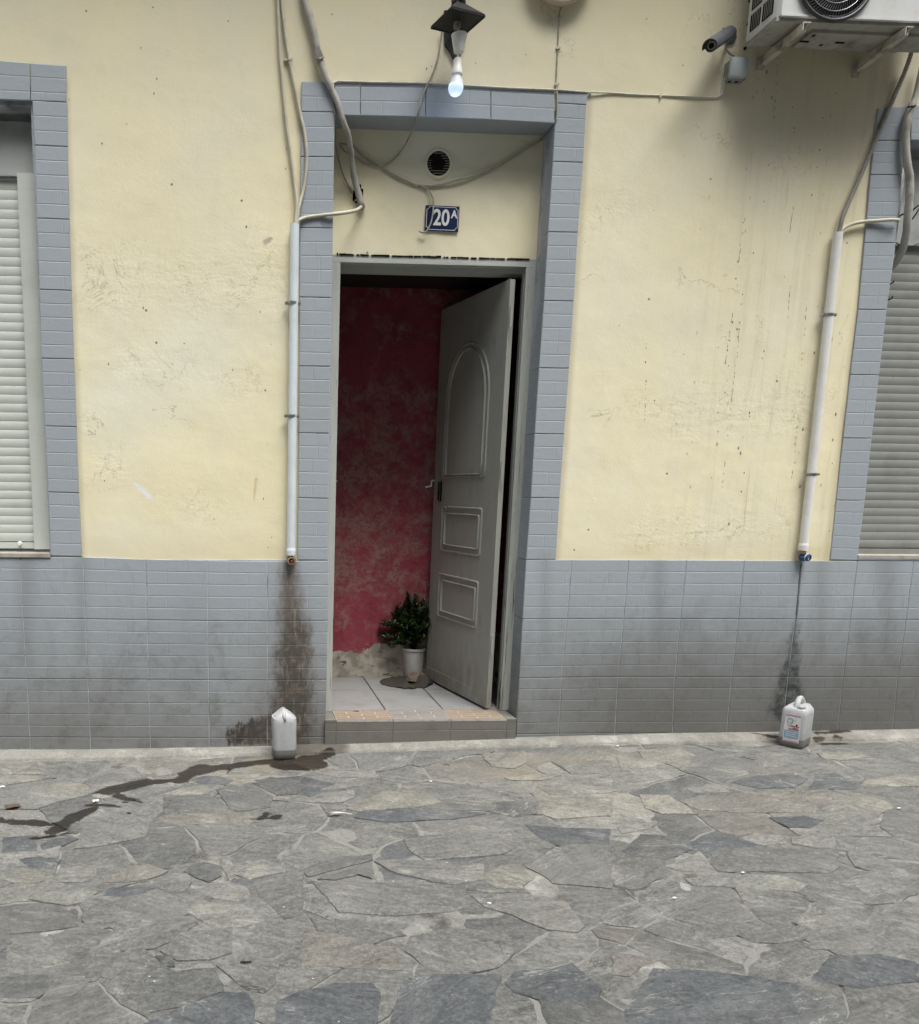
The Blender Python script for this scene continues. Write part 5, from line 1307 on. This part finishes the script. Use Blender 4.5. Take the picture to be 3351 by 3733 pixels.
c_ = w2(za(1716, 350), -.012); tag(mobj('pipe_clip', join(lathe(c_-Vector((0, 0, .01)), (0.15, 0, 1), [(.011, 0), (.012, .002), (.012, .018), (.011, .02)], 14), box(c_.x-.024, c_.x, -.012, 0.002, c_.z-.006, c_.z+.004)), CREAMC, smooth='auto'), 'cream plastic clip holding the right ribbed conduit', 'clip')
cc_ = T(za, [(1752, 1345, -.03), (1762, 1312, -.028), (1790, 1296, -.020)])+T(zb, [(20, 1290, -.016), (100, 1278, -.014), (200, 1267, -.02), (290, 1254, .04), (335, 1240, .09), (355, 1215, .12), (350, 1175, .16)])
tag(mobj('ribbed_conduit', corr(cc_, .0088), CREAMC, smooth=True), 'cream ribbed conduit crossing the surround from the blue pipe to the hole above the door', 'conduit')
mw = w2
tp = T(zb, [(5, -120, -.02), (18, 0, -.022), (48, 100, -.024), (80, 220, -.025), (103, 340, -.025), (138, 440, -.024), (172, 515, -.024), (212, 605, -.024), (248, 720, -.02), (276, 800, .01), (293, 900, .05), (303, 1000, .085), (318, 1080, .105), (338, 1150, .115), (356, 1220, .12), (345, 1200, .17)])
def tr(i, L, t):
    b = .0155 if t < .45 else .0125 if t < .8 else .0155
    return b*(1+0.12*nz(L*26, 0, 3)+0.08*nz(L*90, 1, 3))
tag(mobj('taped_cable_bundle', tube(tp, .014, 12, step=.012, rf=tr), TAPE, smooth=True), 'thick grey tape wrapped cable bundle running from the top into the hole above the door', 'cable bundle')
t_ = w2(zb(100, 300), -.03); tag(mobj('tape_end', join(hexa([w2(zb(72, 295), -.042), w2(zb(100, 262), -.050), w2(zb(128, 330), -.042), w2(zb(86, 335), -.040)], (0, .002, 0)), tube(T(zb, [(82, 344, -.04), (108, 346, -.046), (132, 340, -.038)]), .004, 6)), TAPE, smooth='auto'), 'loose torn tape end on the thick taped bundle at the top', 'tape')
def cable(f, pts, r, mat, label, cat='cable', group=None, name='cable'):
    o = mobj(name, tube(T(f, pts), r, 7, step=.015), mat, smooth=True); tag(o, label, cat, group); return o
cable(zb, [(832, 165, -.02), (818, 290, -.006), (790, 395, -.006), (745, 500, -.014), (712, 580, -.014), (690, 670, -.016), (652, 780, .06), (600, 880, .11), (540, 950, .125), (480, 983, .128), (440, 985, .128), (370, 965, .128), (310, 925, .128), (250, 890, .125), (228, 850, .125), (270, 858, .12)], .0038, DULLC, 'thin grey cable drooping from the lantern in a curve across the panel above the door')
cable(zb, [(300, 848, .125), (360, 908, .128), (450, 968, .128), (540, 1028, .128), (620, 1068, .128), (680, 1093, .128), (750, 1098, .128), (840, 1086, .125), (920, 1062, .12), (1050, 1028, .127), (1180, 968, .127), (1300, 890, .127), (1430, 815, .125)], .0036, CREAMC, 'cream cable sagging right across the panel under the air vent, upper strand')
cable(zb, [(302, 862, .125), (360, 922, .128), (450, 980, .128), (540, 1042, .128), (620, 1080, .128), (690, 1105, .128), (760, 1108, .128), (840, 1095, .125), (925, 1070, .12), (1050, 1036, .127), (1180, 976, .127), (1300, 899, .127), (1425, 825, .125)], .0030, DULLC, 'second dull cable hugging the sagging cream cable under the air vent')
cable(zb, [(690, 1096, .125), (745, 1120, .125), (773, 1160, .12), (781, 1200, .116), (776, 1270, .112), (762, 1330, .110), (738, 1372, .112), (715, 1378, .118), (695, 1370, .122)], .0038, DULLC, 'loose cable end hanging down across the left edge of the number plate')
cable(zb, [(188, 560, -.012), (192, 640, -.012), (198, 700, -.006), (204, 850, .06), (215, 930, .11), (245, 1030, .125), (275, 1100, .125), (298, 1150, .14)], .0034, GREYC, 'thin grey cable down the inner left edge of the doorway into the hole')
hc_ = T(zb, [(180, 560, -.013), (178, 520, -.013), (190, 492, -.013), (215, 481, -.013), (350, 485, -.013), (560, 489, -.013), (750, 492, -.013), (1000, 507, -.013), (1250, 522, -.013), (1500, 532, -.013), (1700, 546, -.010)])+T(zc, [(0, 550, -.005), (130, 560, -.005), (285, 565, -.005), (500, 573, -.005), (620, 576, -.005), (652, 562, -.006), (662, 520, -.006), (667, 470, -.010), (688, 436, -.02)])
tag(mobj('cable', tube(hc_, .0036, 7, step=.015), WHITEC, smooth=True), 'thin white cable running along the top of the door surround to the junction box', 'cable')
hc2 = T(zb, [(230, 488, -.011), (420, 492, -.011), (560, 484, -.011), (750, 500, -.011), (1000, 514, -.011), (1250, 528, -.011), (1500, 538, -.011), (1690, 545, -.011)])
tag(mobj('cable', tube(hc2, .0028, 7, step=.015), DULLC, smooth=True), 'darker second cable twisting along the top of the door surround', 'cable')
cable(zb, [(1556, 20, -.01), (1545, 35, -.006), (1530, 60, -.005), (1525, 110, -.005), (1522, 200, -.005), (1517, 285, -.005), (1512, 400, -.005), (1508, 500, -.005), (1513, 540, -.012), (1515, 620, -.013), (1512, 700, -.013), (1499, 735, -.012)], .0034, DULLC, 'straight clipped cable dropping from the round fixture to the door surround')
for p, nm in (((1524, 110), 'uppermost'), ((1518, 285), 'middle'), ((1509, 500), 'lowest')):
    q = w2(zb(*p), -.004); tag(mobj('cable_clip', join(box(q.x-.009, q.x+.009, -.011, .002, q.z-.005, q.z+.004), lathe((q.x+.008, -.008, q.z), (0, -1, 0), [(.003, 0), (.003, .005)], 8)), CREAMC), nm+' small clip on the straight cable under the round fixture', 'clip', 'clips on the straight cable')
for p, lb in ((w2(zc(287, 566), -.004), 'small white clip on the cable between door surround and junction box'), (w2(zb(1710, 547), -.004), 'small white clip at the outer top corner of the door surround')):
    tag(mobj('cable_clip', join(box(p.x-.004, p.x+.004, -.010, .002, p.z-.010, p.z+.006), lathe((p.x, -.009, p.z-.008), (0, -1, 0), [(.003, 0), (.003, .003)], 8)), WHITEC), lb, 'clip')
# right side
tag(mobj('ribbed_hose', corr(T(zc, [(1835, 120, -.10), (1800, 225, -.075), (1745, 400, -.035), (1660, 600, -.022), (1585, 780, -.022), (1500, 980, -.022), (1425, 1150, -.022), (1370, 1280, -.025), (1343, 1385, -.03)]), .0105, .0105), GREYC, smooth=True), 'grey ribbed drain hose slanting from the air conditioner into the white pipe', 'hose')
tag(mobj('ribbed_conduit', corr(T(zc, [(1348, 1390, -.03), (1362, 1360, -.028), (1410, 1332, -.020), (1480, 1315, -.018), (1580, 1307, -.022), (1660, 1302, -.03), (1702, 1306, -.03)]), .0088), CREAMC, smooth=True), 'cream ribbed conduit branching right from the white pipe over the window surround', 'conduit')
tk = T(zc, [(1850, 330, -.05), (1822, 470, -.04), (1800, 560, -.035), (1770, 650, -.034), (1748, 720, -.034), (1740, 850, -.034), (1748, 960, -.034), (1765, 1060, -.03), (1762, 1170, -.03), (1752, 1300, -.02), (1740, 1410, 0), (1708, 1510, .03), (1660, 1580, .06), (1625, 1600, .09)])
tag(mobj('taped_cable_bundle', tube(tk, .017, 12, step=.012, rf=lambda i, L, t: (.012 if t < .2 else .0165)*(1+.10*nz(L*24, 2, 3)+.06*nz(L*90, 5, 3))), TAPE, smooth=True), 'thick grey taped bundle curving in front of the right window surround', 'cable bundle')
tag(mobj('cable_tie', tube(T(zc, [(1752, 636, -.05), (1775, 630, -.056), (1800, 625, -.05)]), .004, 6), BLACKC, smooth=True), 'black tie around the taped bundle at the right window', 'cable tie')
cable(zc, [(1690, 1290, .05), (1720, 1270, .04), (1760, 1262, .0), (1800, 1230, -.02), (1850, 1190, -.02)], .0040, BLACKC, 'black cable crossing behind the taped bundle at the right window, upper one')
cable(zc, [(1770, 1310, .02), (1800, 1270, .0), (1830, 1225, -.01), (1860, 1210, -.01)], .0032, BLACKC, 'black cable at the far right edge by the window, lower short one')
cable(zc, [(1672, 1432, .07), (1700, 1448, .06), (1740, 1460, .06), (1790, 1455, .06), (1850, 1425, .06)], .0026, BLACKC, 'thin black cable looping low across the right shutter')
for p, lb in (((1655, 55), 'upper dark hook on the edge of the right shutter'), ((1648, 148), 'lower dark hook on the edge of the right shutter')):
    q = w2(zf(*p), -.01); tag(mobj('hook', tube([q+Vector((-.012, .012, -.004)), q, q+Vector((.006, -.004, .004)), q+Vector((.004, -.008, .012))], .0035, 7), BLACKM, smooth=True), lb, 'hook')

# ================================================================== things on the floor
def jug_mat(name, level, soft=.003):
    a = M(name, .36, .45); X = a.xyz(); n_ = a.noise(25, 5, .7); fold = a.noise(9, 3)
    c = a.mix(a.ramp(n_, .42, .75, 0, .45), (0.60, 0.62, 0.635), (0.42, 0.42, 0.39))
    c = a.mix(a.ramp(X['Z'], level+soft, level-soft), c, (0.30, 0.295, 0.27))     # murky water standing behind the thin wall
    m_ = a.out(c, a.bump(fold, .25, .006)); t = a.t
    tr_ = a.n('ShaderNodeBsdfTranslucent'); a.L(c, tr_.inputs[0]); tp_ = a.n('ShaderNodeBsdfTransparent')
    m1 = a.n('ShaderNodeMixShader'); m1.inputs[0].default_value = .35; m2 = a.n('ShaderNodeMixShader'); m2.inputs[0].default_value = .14
    t.links.new(a.b.outputs[0], m1.inputs[1]); t.links.new(tr_.outputs[0], m1.inputs[2]); t.links.new(m1.outputs[0], m2.inputs[1]); t.links.new(tp_.outputs[0], m2.inputs[2])
    t.links.new(m2.outputs[0], t.nodes['Material Output'].inputs[0]); return m_
LIQ = simple('murky_water', (0.12, 0.115, 0.10), .2, .5, var=.1, bump=0)
# left jug, seen narrow side on
def groundpt(px, py):
    p = atZ(px, py, -.05)
    for _ in range(3): p = atZ(px, py, gz(p.x, p.y)+.003)
    return p
g1 = groundpt(*zg(1686, 1412)); g1.y += .045
b1 = Vector((g1.x, g1.y, gz(g1.x, g1.y)+.003)); print('jug1', b1)
k1 = (4.0+b1.y)/F*K
W1 = 150*k1; H1 = 310*k1; JUG = jug_mat('milky_plastic', b1.z+H1*.19)
j1 = empty('plastic_jug', b1, 'milky plastic jug with pinched open top below the brass outlet, murky water inside', 'jug', 'water jugs under the drain pipes')
mobj('body', loft(b1, math.radians(6), [(0, W1*.78, .085, .015, 0, 0), (.006, W1*.88, .095, .02, 0, 0), (.03, W1*.93, .10, .022, 0, 0), (H1*.3, W1*.96, .102, .024, 0, 0), (H1*.55, W1*.94, .10, .024, -.001, 0), (H1*.74, W1*.97, .104, .026, -.002, 0), (H1*.82, W1*.95, .104, .03, -.002, 0), (H1*.88, W1*.70, .09, .025, -.002, .004), (H1*.94, W1*.34, .075, .014, -.002, .006), (H1*.985, W1*.10, .05, .004, -.004, .008), (H1, W1*.04, .03, .002, -.006, .008)]), JUG, j1, smooth='auto')
mobj('pinched_handle', tube([b1+Vector((.0, -.052, H1*.80)), b1+Vector((-.004, -.046, H1*.90)), b1+Vector((-.003, -.02, H1*.97)), b1+Vector((-.003, .01, H1*.985))], .009, 10, rf=lambda i, L, t: .007+.003*math.sin(t*6)), JUG, j1, smooth=True)
mobj('shoulder_fold', tube([b1+Vector((-W1*.47, -.03, H1*.82)), b1+Vector((-W1*.49, -.01, H1*.865)), b1+Vector((-W1*.38, .0, H1*.875))], .004, 8), JUG, j1, smooth=True)
mobj('water', loft(b1+Vector((0, 0, .003)), math.radians(6), [(0, W1*.74, .08, .012, 0, 0), (.006, W1*.84, .09, .02, 0, 0), (.03, W1*.89, .095, .02, 0, 0), (H1*.19, W1*.90, .096, .02, 0, 0)]), LIQ, j1, smooth='auto')
# right jug with label and handle
g2 = groundpt(*zi(1120, 1342)); b2 = Vector((g2.x-.002, g2.y+.05, 0)); b2.z = gz(b2.x, b2.y)+.003; print('jug2', b2)
k2 = (4.0+b2.y)/F*K; H2 = 312*k2
rot2 = math.radians(38); W2, D2 = .131, .112
j2 = empty('plastic_jug', b2, 'white handled plastic jug with a printed paper label below the blue fitting', 'jug', 'water jugs under the drain pipes')
BH = H2*.77; JUG = jug_mat('translucent_plastic', b2.z+H2*.18)
ct, sn = math.cos(rot2), math.sin(rot2)
def J(x, y, z): return b2+Vector((x*ct-y*sn, x*sn+y*ct, z))
mobj('body', loft(b2, rot2, [(0, W2*.9, D2*.88, .014, 0, 0), (.006, W2*.97, D2*.96, .018, 0, 0), (.02, W2, D2, .018, 0, 0), (BH*.9, W2, D2, .018, 0, 0), (BH, W2*.97, D2*.97, .018, 0, 0), (BH+.008, W2*.90, D2*.86, .016, 0, 0), (BH+.020, W2*.74, D2*.62, .012, .012, 0)]), JUG, j2, smooth='auto')
mobj('handle', tube([J(W2*.44, 0, BH-.018), J(W2*.40, 0, BH+.020), J(W2*.16, 0, H2*.955), J(0, 0, H2*.985), J(-W2*.12, 0, H2*.955), J(-W2*.26, 0, BH+.022), J(-W2*.32, 0, BH-.006)], .0145, 12, flat=.85, step=.01), JUG, j2, smooth=True)
mobj('spout', lathe(J(-W2*.30, -D2*.22, BH-.002), (0, 0, 1), [(.017, 0), (.017, .014), (.0185, .016), (.0185, .024), (.016, .024), (.015, .008)], 20, cap=False), JUG, j2, smooth='auto')
mobj('water', loft(b2+Vector((0, 0, .003)), rot2, [(0, W2*.86, D2*.84, .012, 0, 0), (.006, W2*.93, D2*.92, .016, 0, 0), (.016, W2*.95, D2*.95, .016, 0, 0), (H2*.175, W2*.95, D2*.95, .016, 0, 0)]), LIQ, j2, smooth='auto')
# label on the left end face
LBW = simple('paper_label', (0.66, 0.64, 0.66), .6, var=.2, scale=60, bump=0); LBP = simple('label_pink', (.46, .30, .34), .6, var=.2, bump=0); LBB = simple('label_blue', (.25, .38, .48), .6, var=.3, scale=60, bump=0); LBR = simple('label_print_red', (.34, .14, .15), .6, bump=0); LBY = simple('label_green', (.35, .42, .22), .6, bump=0)
lab = empty('label', J(-W2/2, 0, BH*.2), parent=j2)
def lq(a0, a1, z0, z1, o, mat, nm):      # patch on the end face, a across the face
    hw = D2/2-.026
    mobj(nm, hexa([J(-W2/2-o, hw*a0, z1), J(-W2/2-o, hw*a1, z1), J(-W2/2-o, hw*a1, z0), J(-W2/2-o, hw*a0, z0)][::1], Vector((ct, sn, 0))*.0006), mat, lab)
lq(1.15, -1.25, BH*.14, BH*.90, .0008, LBW, 'label_sheet')
lq(1.1, -1.2, BH*.84, BH*.89, .0014, LBP, 'pink_band')
lq(1.05, -1.1, BH*.24, BH*.46, .0014, LBB, 'blue_panel')
lq(1.05, -1.1, BH*.15, BH*.19, .0014, LBP, 'pink_band')
for a0, a1, z in ((.2, -1.05, .56), (-.1, -.9, .51), (.5, -1.1, .475)): lq(a0, a1, BH*z, BH*(z+.035), .0014, LBR, 'print_line')
for a0, a1, z in ((.8, -.8, .40), (.8, -.6, .35), (.8, -.9, .30)): lq(a0, a1, BH*z, BH*(z+.012), .0019, LBW, 'print_line')
mobj('print_ring', lathe(J(-W2/2-.0012, .010, BH*.72), Vector((-ct, -sn, 0)), [(.014, 0), (.014, .0008), (.009, .0008), (.009, 0)], 20, cap=False), LBB, lab)
mobj('print_swoosh', tube([J(-W2/2-.0016, .020, BH*.68), J(-W2/2-.0016, .008, BH*.60), J(-W2/2-.0016, -.006, BH*.72), J(-W2/2-.0016, -.014, BH*.79)], .0024, 6, flat=.3), LBY, lab)
mobj('print_dot', lathe(J(-W2/2-.0012, -.020, BH*.62), Vector((-ct, -sn, 0)), [(.0045, 0), (.0045, .0008)], 12), VOID, lab)

# plant in a white bucket
pb = atZ(*zh(660, 1098), FZ); pb.y += .075; pb = Vector((atY(*zh(655, 1080), pb.y).x, pb.y, FZ+.002))
kk = (4.0+pb.y)/F*K; PR = 72*kk; PH = 180*kk; print('pot', pb, PR, PH)
pot = empty('potted_plant', pb, 'bushy dark green plant in a white bucket on the hall floor beside the door', 'plant')
mobj('bucket', lathe(pb, (0, 0, 1), [(PR*.84, 0), (PR*.86, .003), (PR*.97, PH*.9), (PR*1.05, PH*.92), (PR*1.05, PH), (PR*.98, PH), (PR*.95, PH*.88)], 32), POTM, pot, smooth='auto')
mobj('soil', lathe(pb+Vector((0, 0, PH*.87)), (0, 0, 1), [(PR*.95, 0), (PR*.5, .006)], 20), RUBBISH, pot, smooth=True)
LEAF = M('glossy_leaf', .35, .5); _r = LEAF.n('ShaderNodeNewGeometry').outputs['Random Per Island']
LEAF = LEAF.out(LEAF.mix(LEAF.ramp(_r, .8, .96), LEAF.mix(_r, (0.018, 0.045, 0.012), (0.035, 0.075, 0.022)), (0.14, 0.20, 0.06)))
STEM = simple('plant_stem', (0.07, 0.06, 0.03), .8)
rl = random.Random(11); V = []; Fc = []; stems = []
ctr = pb+Vector((-.03, -.02, PH+150*kk))
def leaf(p, d, L, w):
    d = d.normalized(); s_ = d.cross(Vector((rl.uniform(-.3, .3), rl.uniform(-.3, .3), 1))).normalized(); n = s_.cross(d)
    b = len(V); V.extend([p, p+d*L*.35+s_*w+n*L*.05, p+d*L*.75+s_*w*.7, p+d*L-n*L*.1, p+d*L*.75-s_*w*.7, p+d*L*.35-s_*w+n*L*.05, p+d*L*.5-n*L*.06])
    Fc.extend([(b, b+1, b+6), (b+1, b+2, b+6), (b+2, b+3, b+6), (b+3, b+4, b+6), (b+4, b+5, b+6), (b+5, b, b+6)])
for i in range(130):
    th_ = rl.uniform(0, 2*math.pi); el_ = rl.uniform(-.45, 1.45)
    R_ = Vector((178*kk, .13, 160*kk)); d = Vector((math.cos(th_)*math.cos(el_), math.sin(th_)*math.cos(el_), math.sin(el_)))
    tip = ctr+Vector((d.x*R_.x, d.y*R_.y, d.z*R_.z))*rl.uniform(.75, 1.08)
    if d.x < -.2: tip.z -= .055; tip.x -= .01
    root = pb+Vector((rl.uniform(-.02, .02), rl.uniform(-.02, .02), PH*.9)); mid = root.lerp(tip, .5)+Vector((0, 0, .03))
    pts = catmull([root, mid, tip], .012); stems.append(tube(pts[::2]+[pts[-1]], .0016, 4, smooth=False))
    for k in range(len(pts)):
        if k < len(pts)*.28: continue
        for m in range(3):
            dd = (pts[-1]-pts[0]).normalized()*.6+Vector((rl.uniform(-1, 1), rl.uniform(-1, 1), rl.uniform(-.5, .9)))
            leaf(pts[k], dd, rl.uniform(.018, .034), rl.uniform(.005, .009))
mobj('stems', join(*stems), STEM, pot)
tag(mobj('foliage', (V, Fc), LEAF, pot), kind='stuff')
# leaves hanging in front
# rag and stone keeping the door open
rc_ = atZ(*zh(600, 1120), FZ); V = []; Fc = []; n, m = 26, 10
p_l = atZ(*zh(465, 1118), FZ); p_r = atZ(*zh(775, 1125), FZ); p_f = atZ(*zh(620, 1162), FZ); p_b = atZ(*zh(620, 1092), FZ)
for j in range(m+1):
    for i in range(n+1):
        u = i/n; v = j/m; x = p_l.x+(p_r.x-p_l.x)*u; hw = math.sin(math.pi*min(1, max(0, u*.94+.03)))**.6*(1+.25*nz(u*7, 3, 1))
        yc_ = (p_f.y+p_b.y)/2+.02; y = yc_+(v-.5)*(p_b.y-p_f.y)*hw
        zz = FZ+.004+.03*abs(nz(x*26, y*12, 2))*(1 if u > .3 else .35)+.05*max(0, math.sin(u*17+v*3.5+nz(x*9,y*9)*3))*min(1, max(0, (u-.36)*6))*math.sin(math.pi*min(1, v*1.3+.12))
        V.append((x, y, zz))
for j in range(m):
    for i in range(n): a = j*(n+1)+i; Fc.append((a, a+1, a+n+2, a+n+1))
V2 = [(x, y, FZ+.001) for x, y, z in V]; b = len(V); Fc2 = list(Fc)+[tuple(q+b for q in f[::-1]) for f in Fc]
for i in range(n): Fc2 += [(i+b, i+1+b, i+1, i)]; o_ = m*(n+1); Fc2 += [(o_+i, o_+i+1, o_+i+1+b, o_+i+b)]
tag(mobj('folded_rag', (V+V2, Fc2), RUBBISH, smooth=True), 'crumpled dark grey rag on the hall floor at the foot of the door', 'rag')
sc_ = atZ(*zh(672, 1120), FZ); sc_.y -= .01; V = []; Fc = []
for j in range(9):
    for i in range(16):
        a = 2*math.pi*i/16; t = j/8*math.pi/2; r = math.cos(t); d = Vector((math.cos(a)*r, math.sin(a)*r, math.sin(t)))
        k_ = 1+.28*nz(d.x*2, d.y*2, d.z*2+3)+.12*nz(d.x*6, d.y*6, d.z*6)
        V.append((sc_.x+d.x*.062*k_, sc_.y+d.y*.05*k_, FZ+.022+d.z*.045*k_))
for j in range(8):
    for i in range(16): a, b = j*16+i, j*16+(i+1) % 16; Fc.append((a, b, b+16, a+16))
Fc.append(tuple(range(16))[::-1])
tag(mobj('door_stone', (V, Fc), ROCK, smooth='auto'), 'rough brown stone lying on the rag in front of the white bucket', 'stone')

# litter
fe = groundpt(*zk(140, 602)); fe2 = groundpt(*zk(298, 606))
def feather():
    d = (fe2-fe); s_ = Vector((-d.y, d.x, 0)).normalized(); V = []; Fc = []; up = Vector((0, 0, .006))
    for i in range(9):
        t = i/8; w = .010*math.sin(math.pi*min(1, t*1.5))**.7 if t < .66 else .0012
        c = fe+d*t+up+Vector((0, 0, .006*math.sin(math.pi*t))); V += [c-s_*w, c+Vector((0, 0, .002)), c+s_*w]
    for i in range(8):
        a = i*3; Fc += [(a, a+3, a+4, a+1), (a+1, a+4, a+5, a+2)]
    return V, Fc
FEA = M('pigeon_feather', .8, .1); X_ = FEA.xyz(); FEA = FEA.out(FEA.mix(FEA.ramp(X_['X'], fe.x, fe.x+.06), (0.06, 0.06, 0.065), (0.50, 0.49, 0.46)))
tag(mobj('feather', feather(), FEA), 'small grey and white feather lying on the paving in front of the step', 'feather')
LEAFB = simple('dry_leaf', (0.09, 0.06, 0.045), .8, var=.4, scale=60)
def litter(name, px, sx, sy_, mat, label, cat, h=.004):
    c = groundpt(*px); n = 9; V = [c+Vector((0, 0, h+.004))]; Fc = []
    for i in range(n):
        a = 2*math.pi*i/n; k_ = 1+.35*nz(c.x*9+math.cos(a), math.sin(a)*2, 3)
        V.append(c+Vector((math.cos(a)*sx*k_, math.sin(a)*sy_*k_, .003+h*abs(math.sin(a*1.5+c.x)))))
    V += [v-Vector((0, 0, .0015)) for v in V]
    for i in range(1, n+1):
        j = i % n+1; Fc += [(0, i, j), (n+1, n+1+j, n+1+i), (i, n+1+i, n+1+j, j)]
    tag(mobj(name, (V, Fc), mat), label, cat)
litter('dry_leaf', zj(75, 558), .035, .022, LEAFB, 'curled brown dry leaf on the paving at the far left edge', 'leaf', .008)
litter('dry_leaf', zj(745, 530), .016, .008, LEAFB, 'small reddish dry leaf on the paving right of the water trail', 'leaf')
litter('dry_leaf', zj(765, 598), .010, .006, BLACKM, 'tiny dark leaf on the paving below the water trail', 'leaf')
litter('paper_scrap', zj(568, 528), .014, .013, simple('cream_scrap', (.62, .56, .40), .8), 'crumpled cream scrap at the edge of the water trail', 'scrap', .008)
litter('paper_scrap', zj(10, 441), .016, .008, WPLAS, 'white paper scrap on the paving at the left frame edge', 'scrap')
litter('cigarette_butt', zl(33, 198), .008, .006, simple('butt', (.55, .52, .36), .8), 'pale cigarette butt on the mortar edge right of the doorstep', 'butt')
litter('twig', zj(1458, 1484), .017, .005, BLACKM, 'short black twig on the paving, lower left', 'twig')
for p, lb in ((zk(765, 407), 'tiny white paper bit on the paving in front of the doorstep'), (zk(1112, 1130), 'thin white sliver on the big pale flagstone'), (zl(1700, 566), 'white scrap on the paving near the right edge'), (zl(775, 948), 'white scrap in the joint right of centre'), (zl(370, 1098), 'white spatter flake on the paving below the small pale stone')):
    litter('paper_scrap', p, .007, .0035, WPLAS, lb, 'scrap', .002)

# step leaf
q = atZ(*zh(322, 1290), STEPZ); V = [q+Vector((a, b, .002)) for a, b in ((-.016, 0), (-.004, .006), (.014, .003), (.020, -.001), (.004, -.006))]
tag(mobj('dry_leaf', (V+[v+Vector((0, 0, .0015)) for v in V], [(4, 3, 2, 1, 0), (5, 6, 7, 8, 9)]+[(i, (i+1) % 5, (i+1) % 5+5, i+5) for i in range(5)]), LEAFB), 'brown dry leaf on the tan tread of the doorstep', 'leaf')

# ================================================================== the other side of the street (behind the camera)
opp = empty('street_wall', (2, -7.4, 0), 'plain rendered house front across the street, behind the viewer', 'building')
OPM = simple('beige_render', (0.14, 0.13, 0.115), .9, var=.3, scale=3)
mobj('wall', box(-40, 44, -7.9, -7.4, -0.6, 10.5), OPM, opp)
for i in range(6):
    x = -8+4*i; mobj('window', join(box(x, x+1.1, -7.42, -7.39, 1.0, 2.4), box(x, x+1.1, -7.42, -7.39, 4.0, 5.4)), SHUTBOX, opp)
print('objects', len(bpy.data.objects))
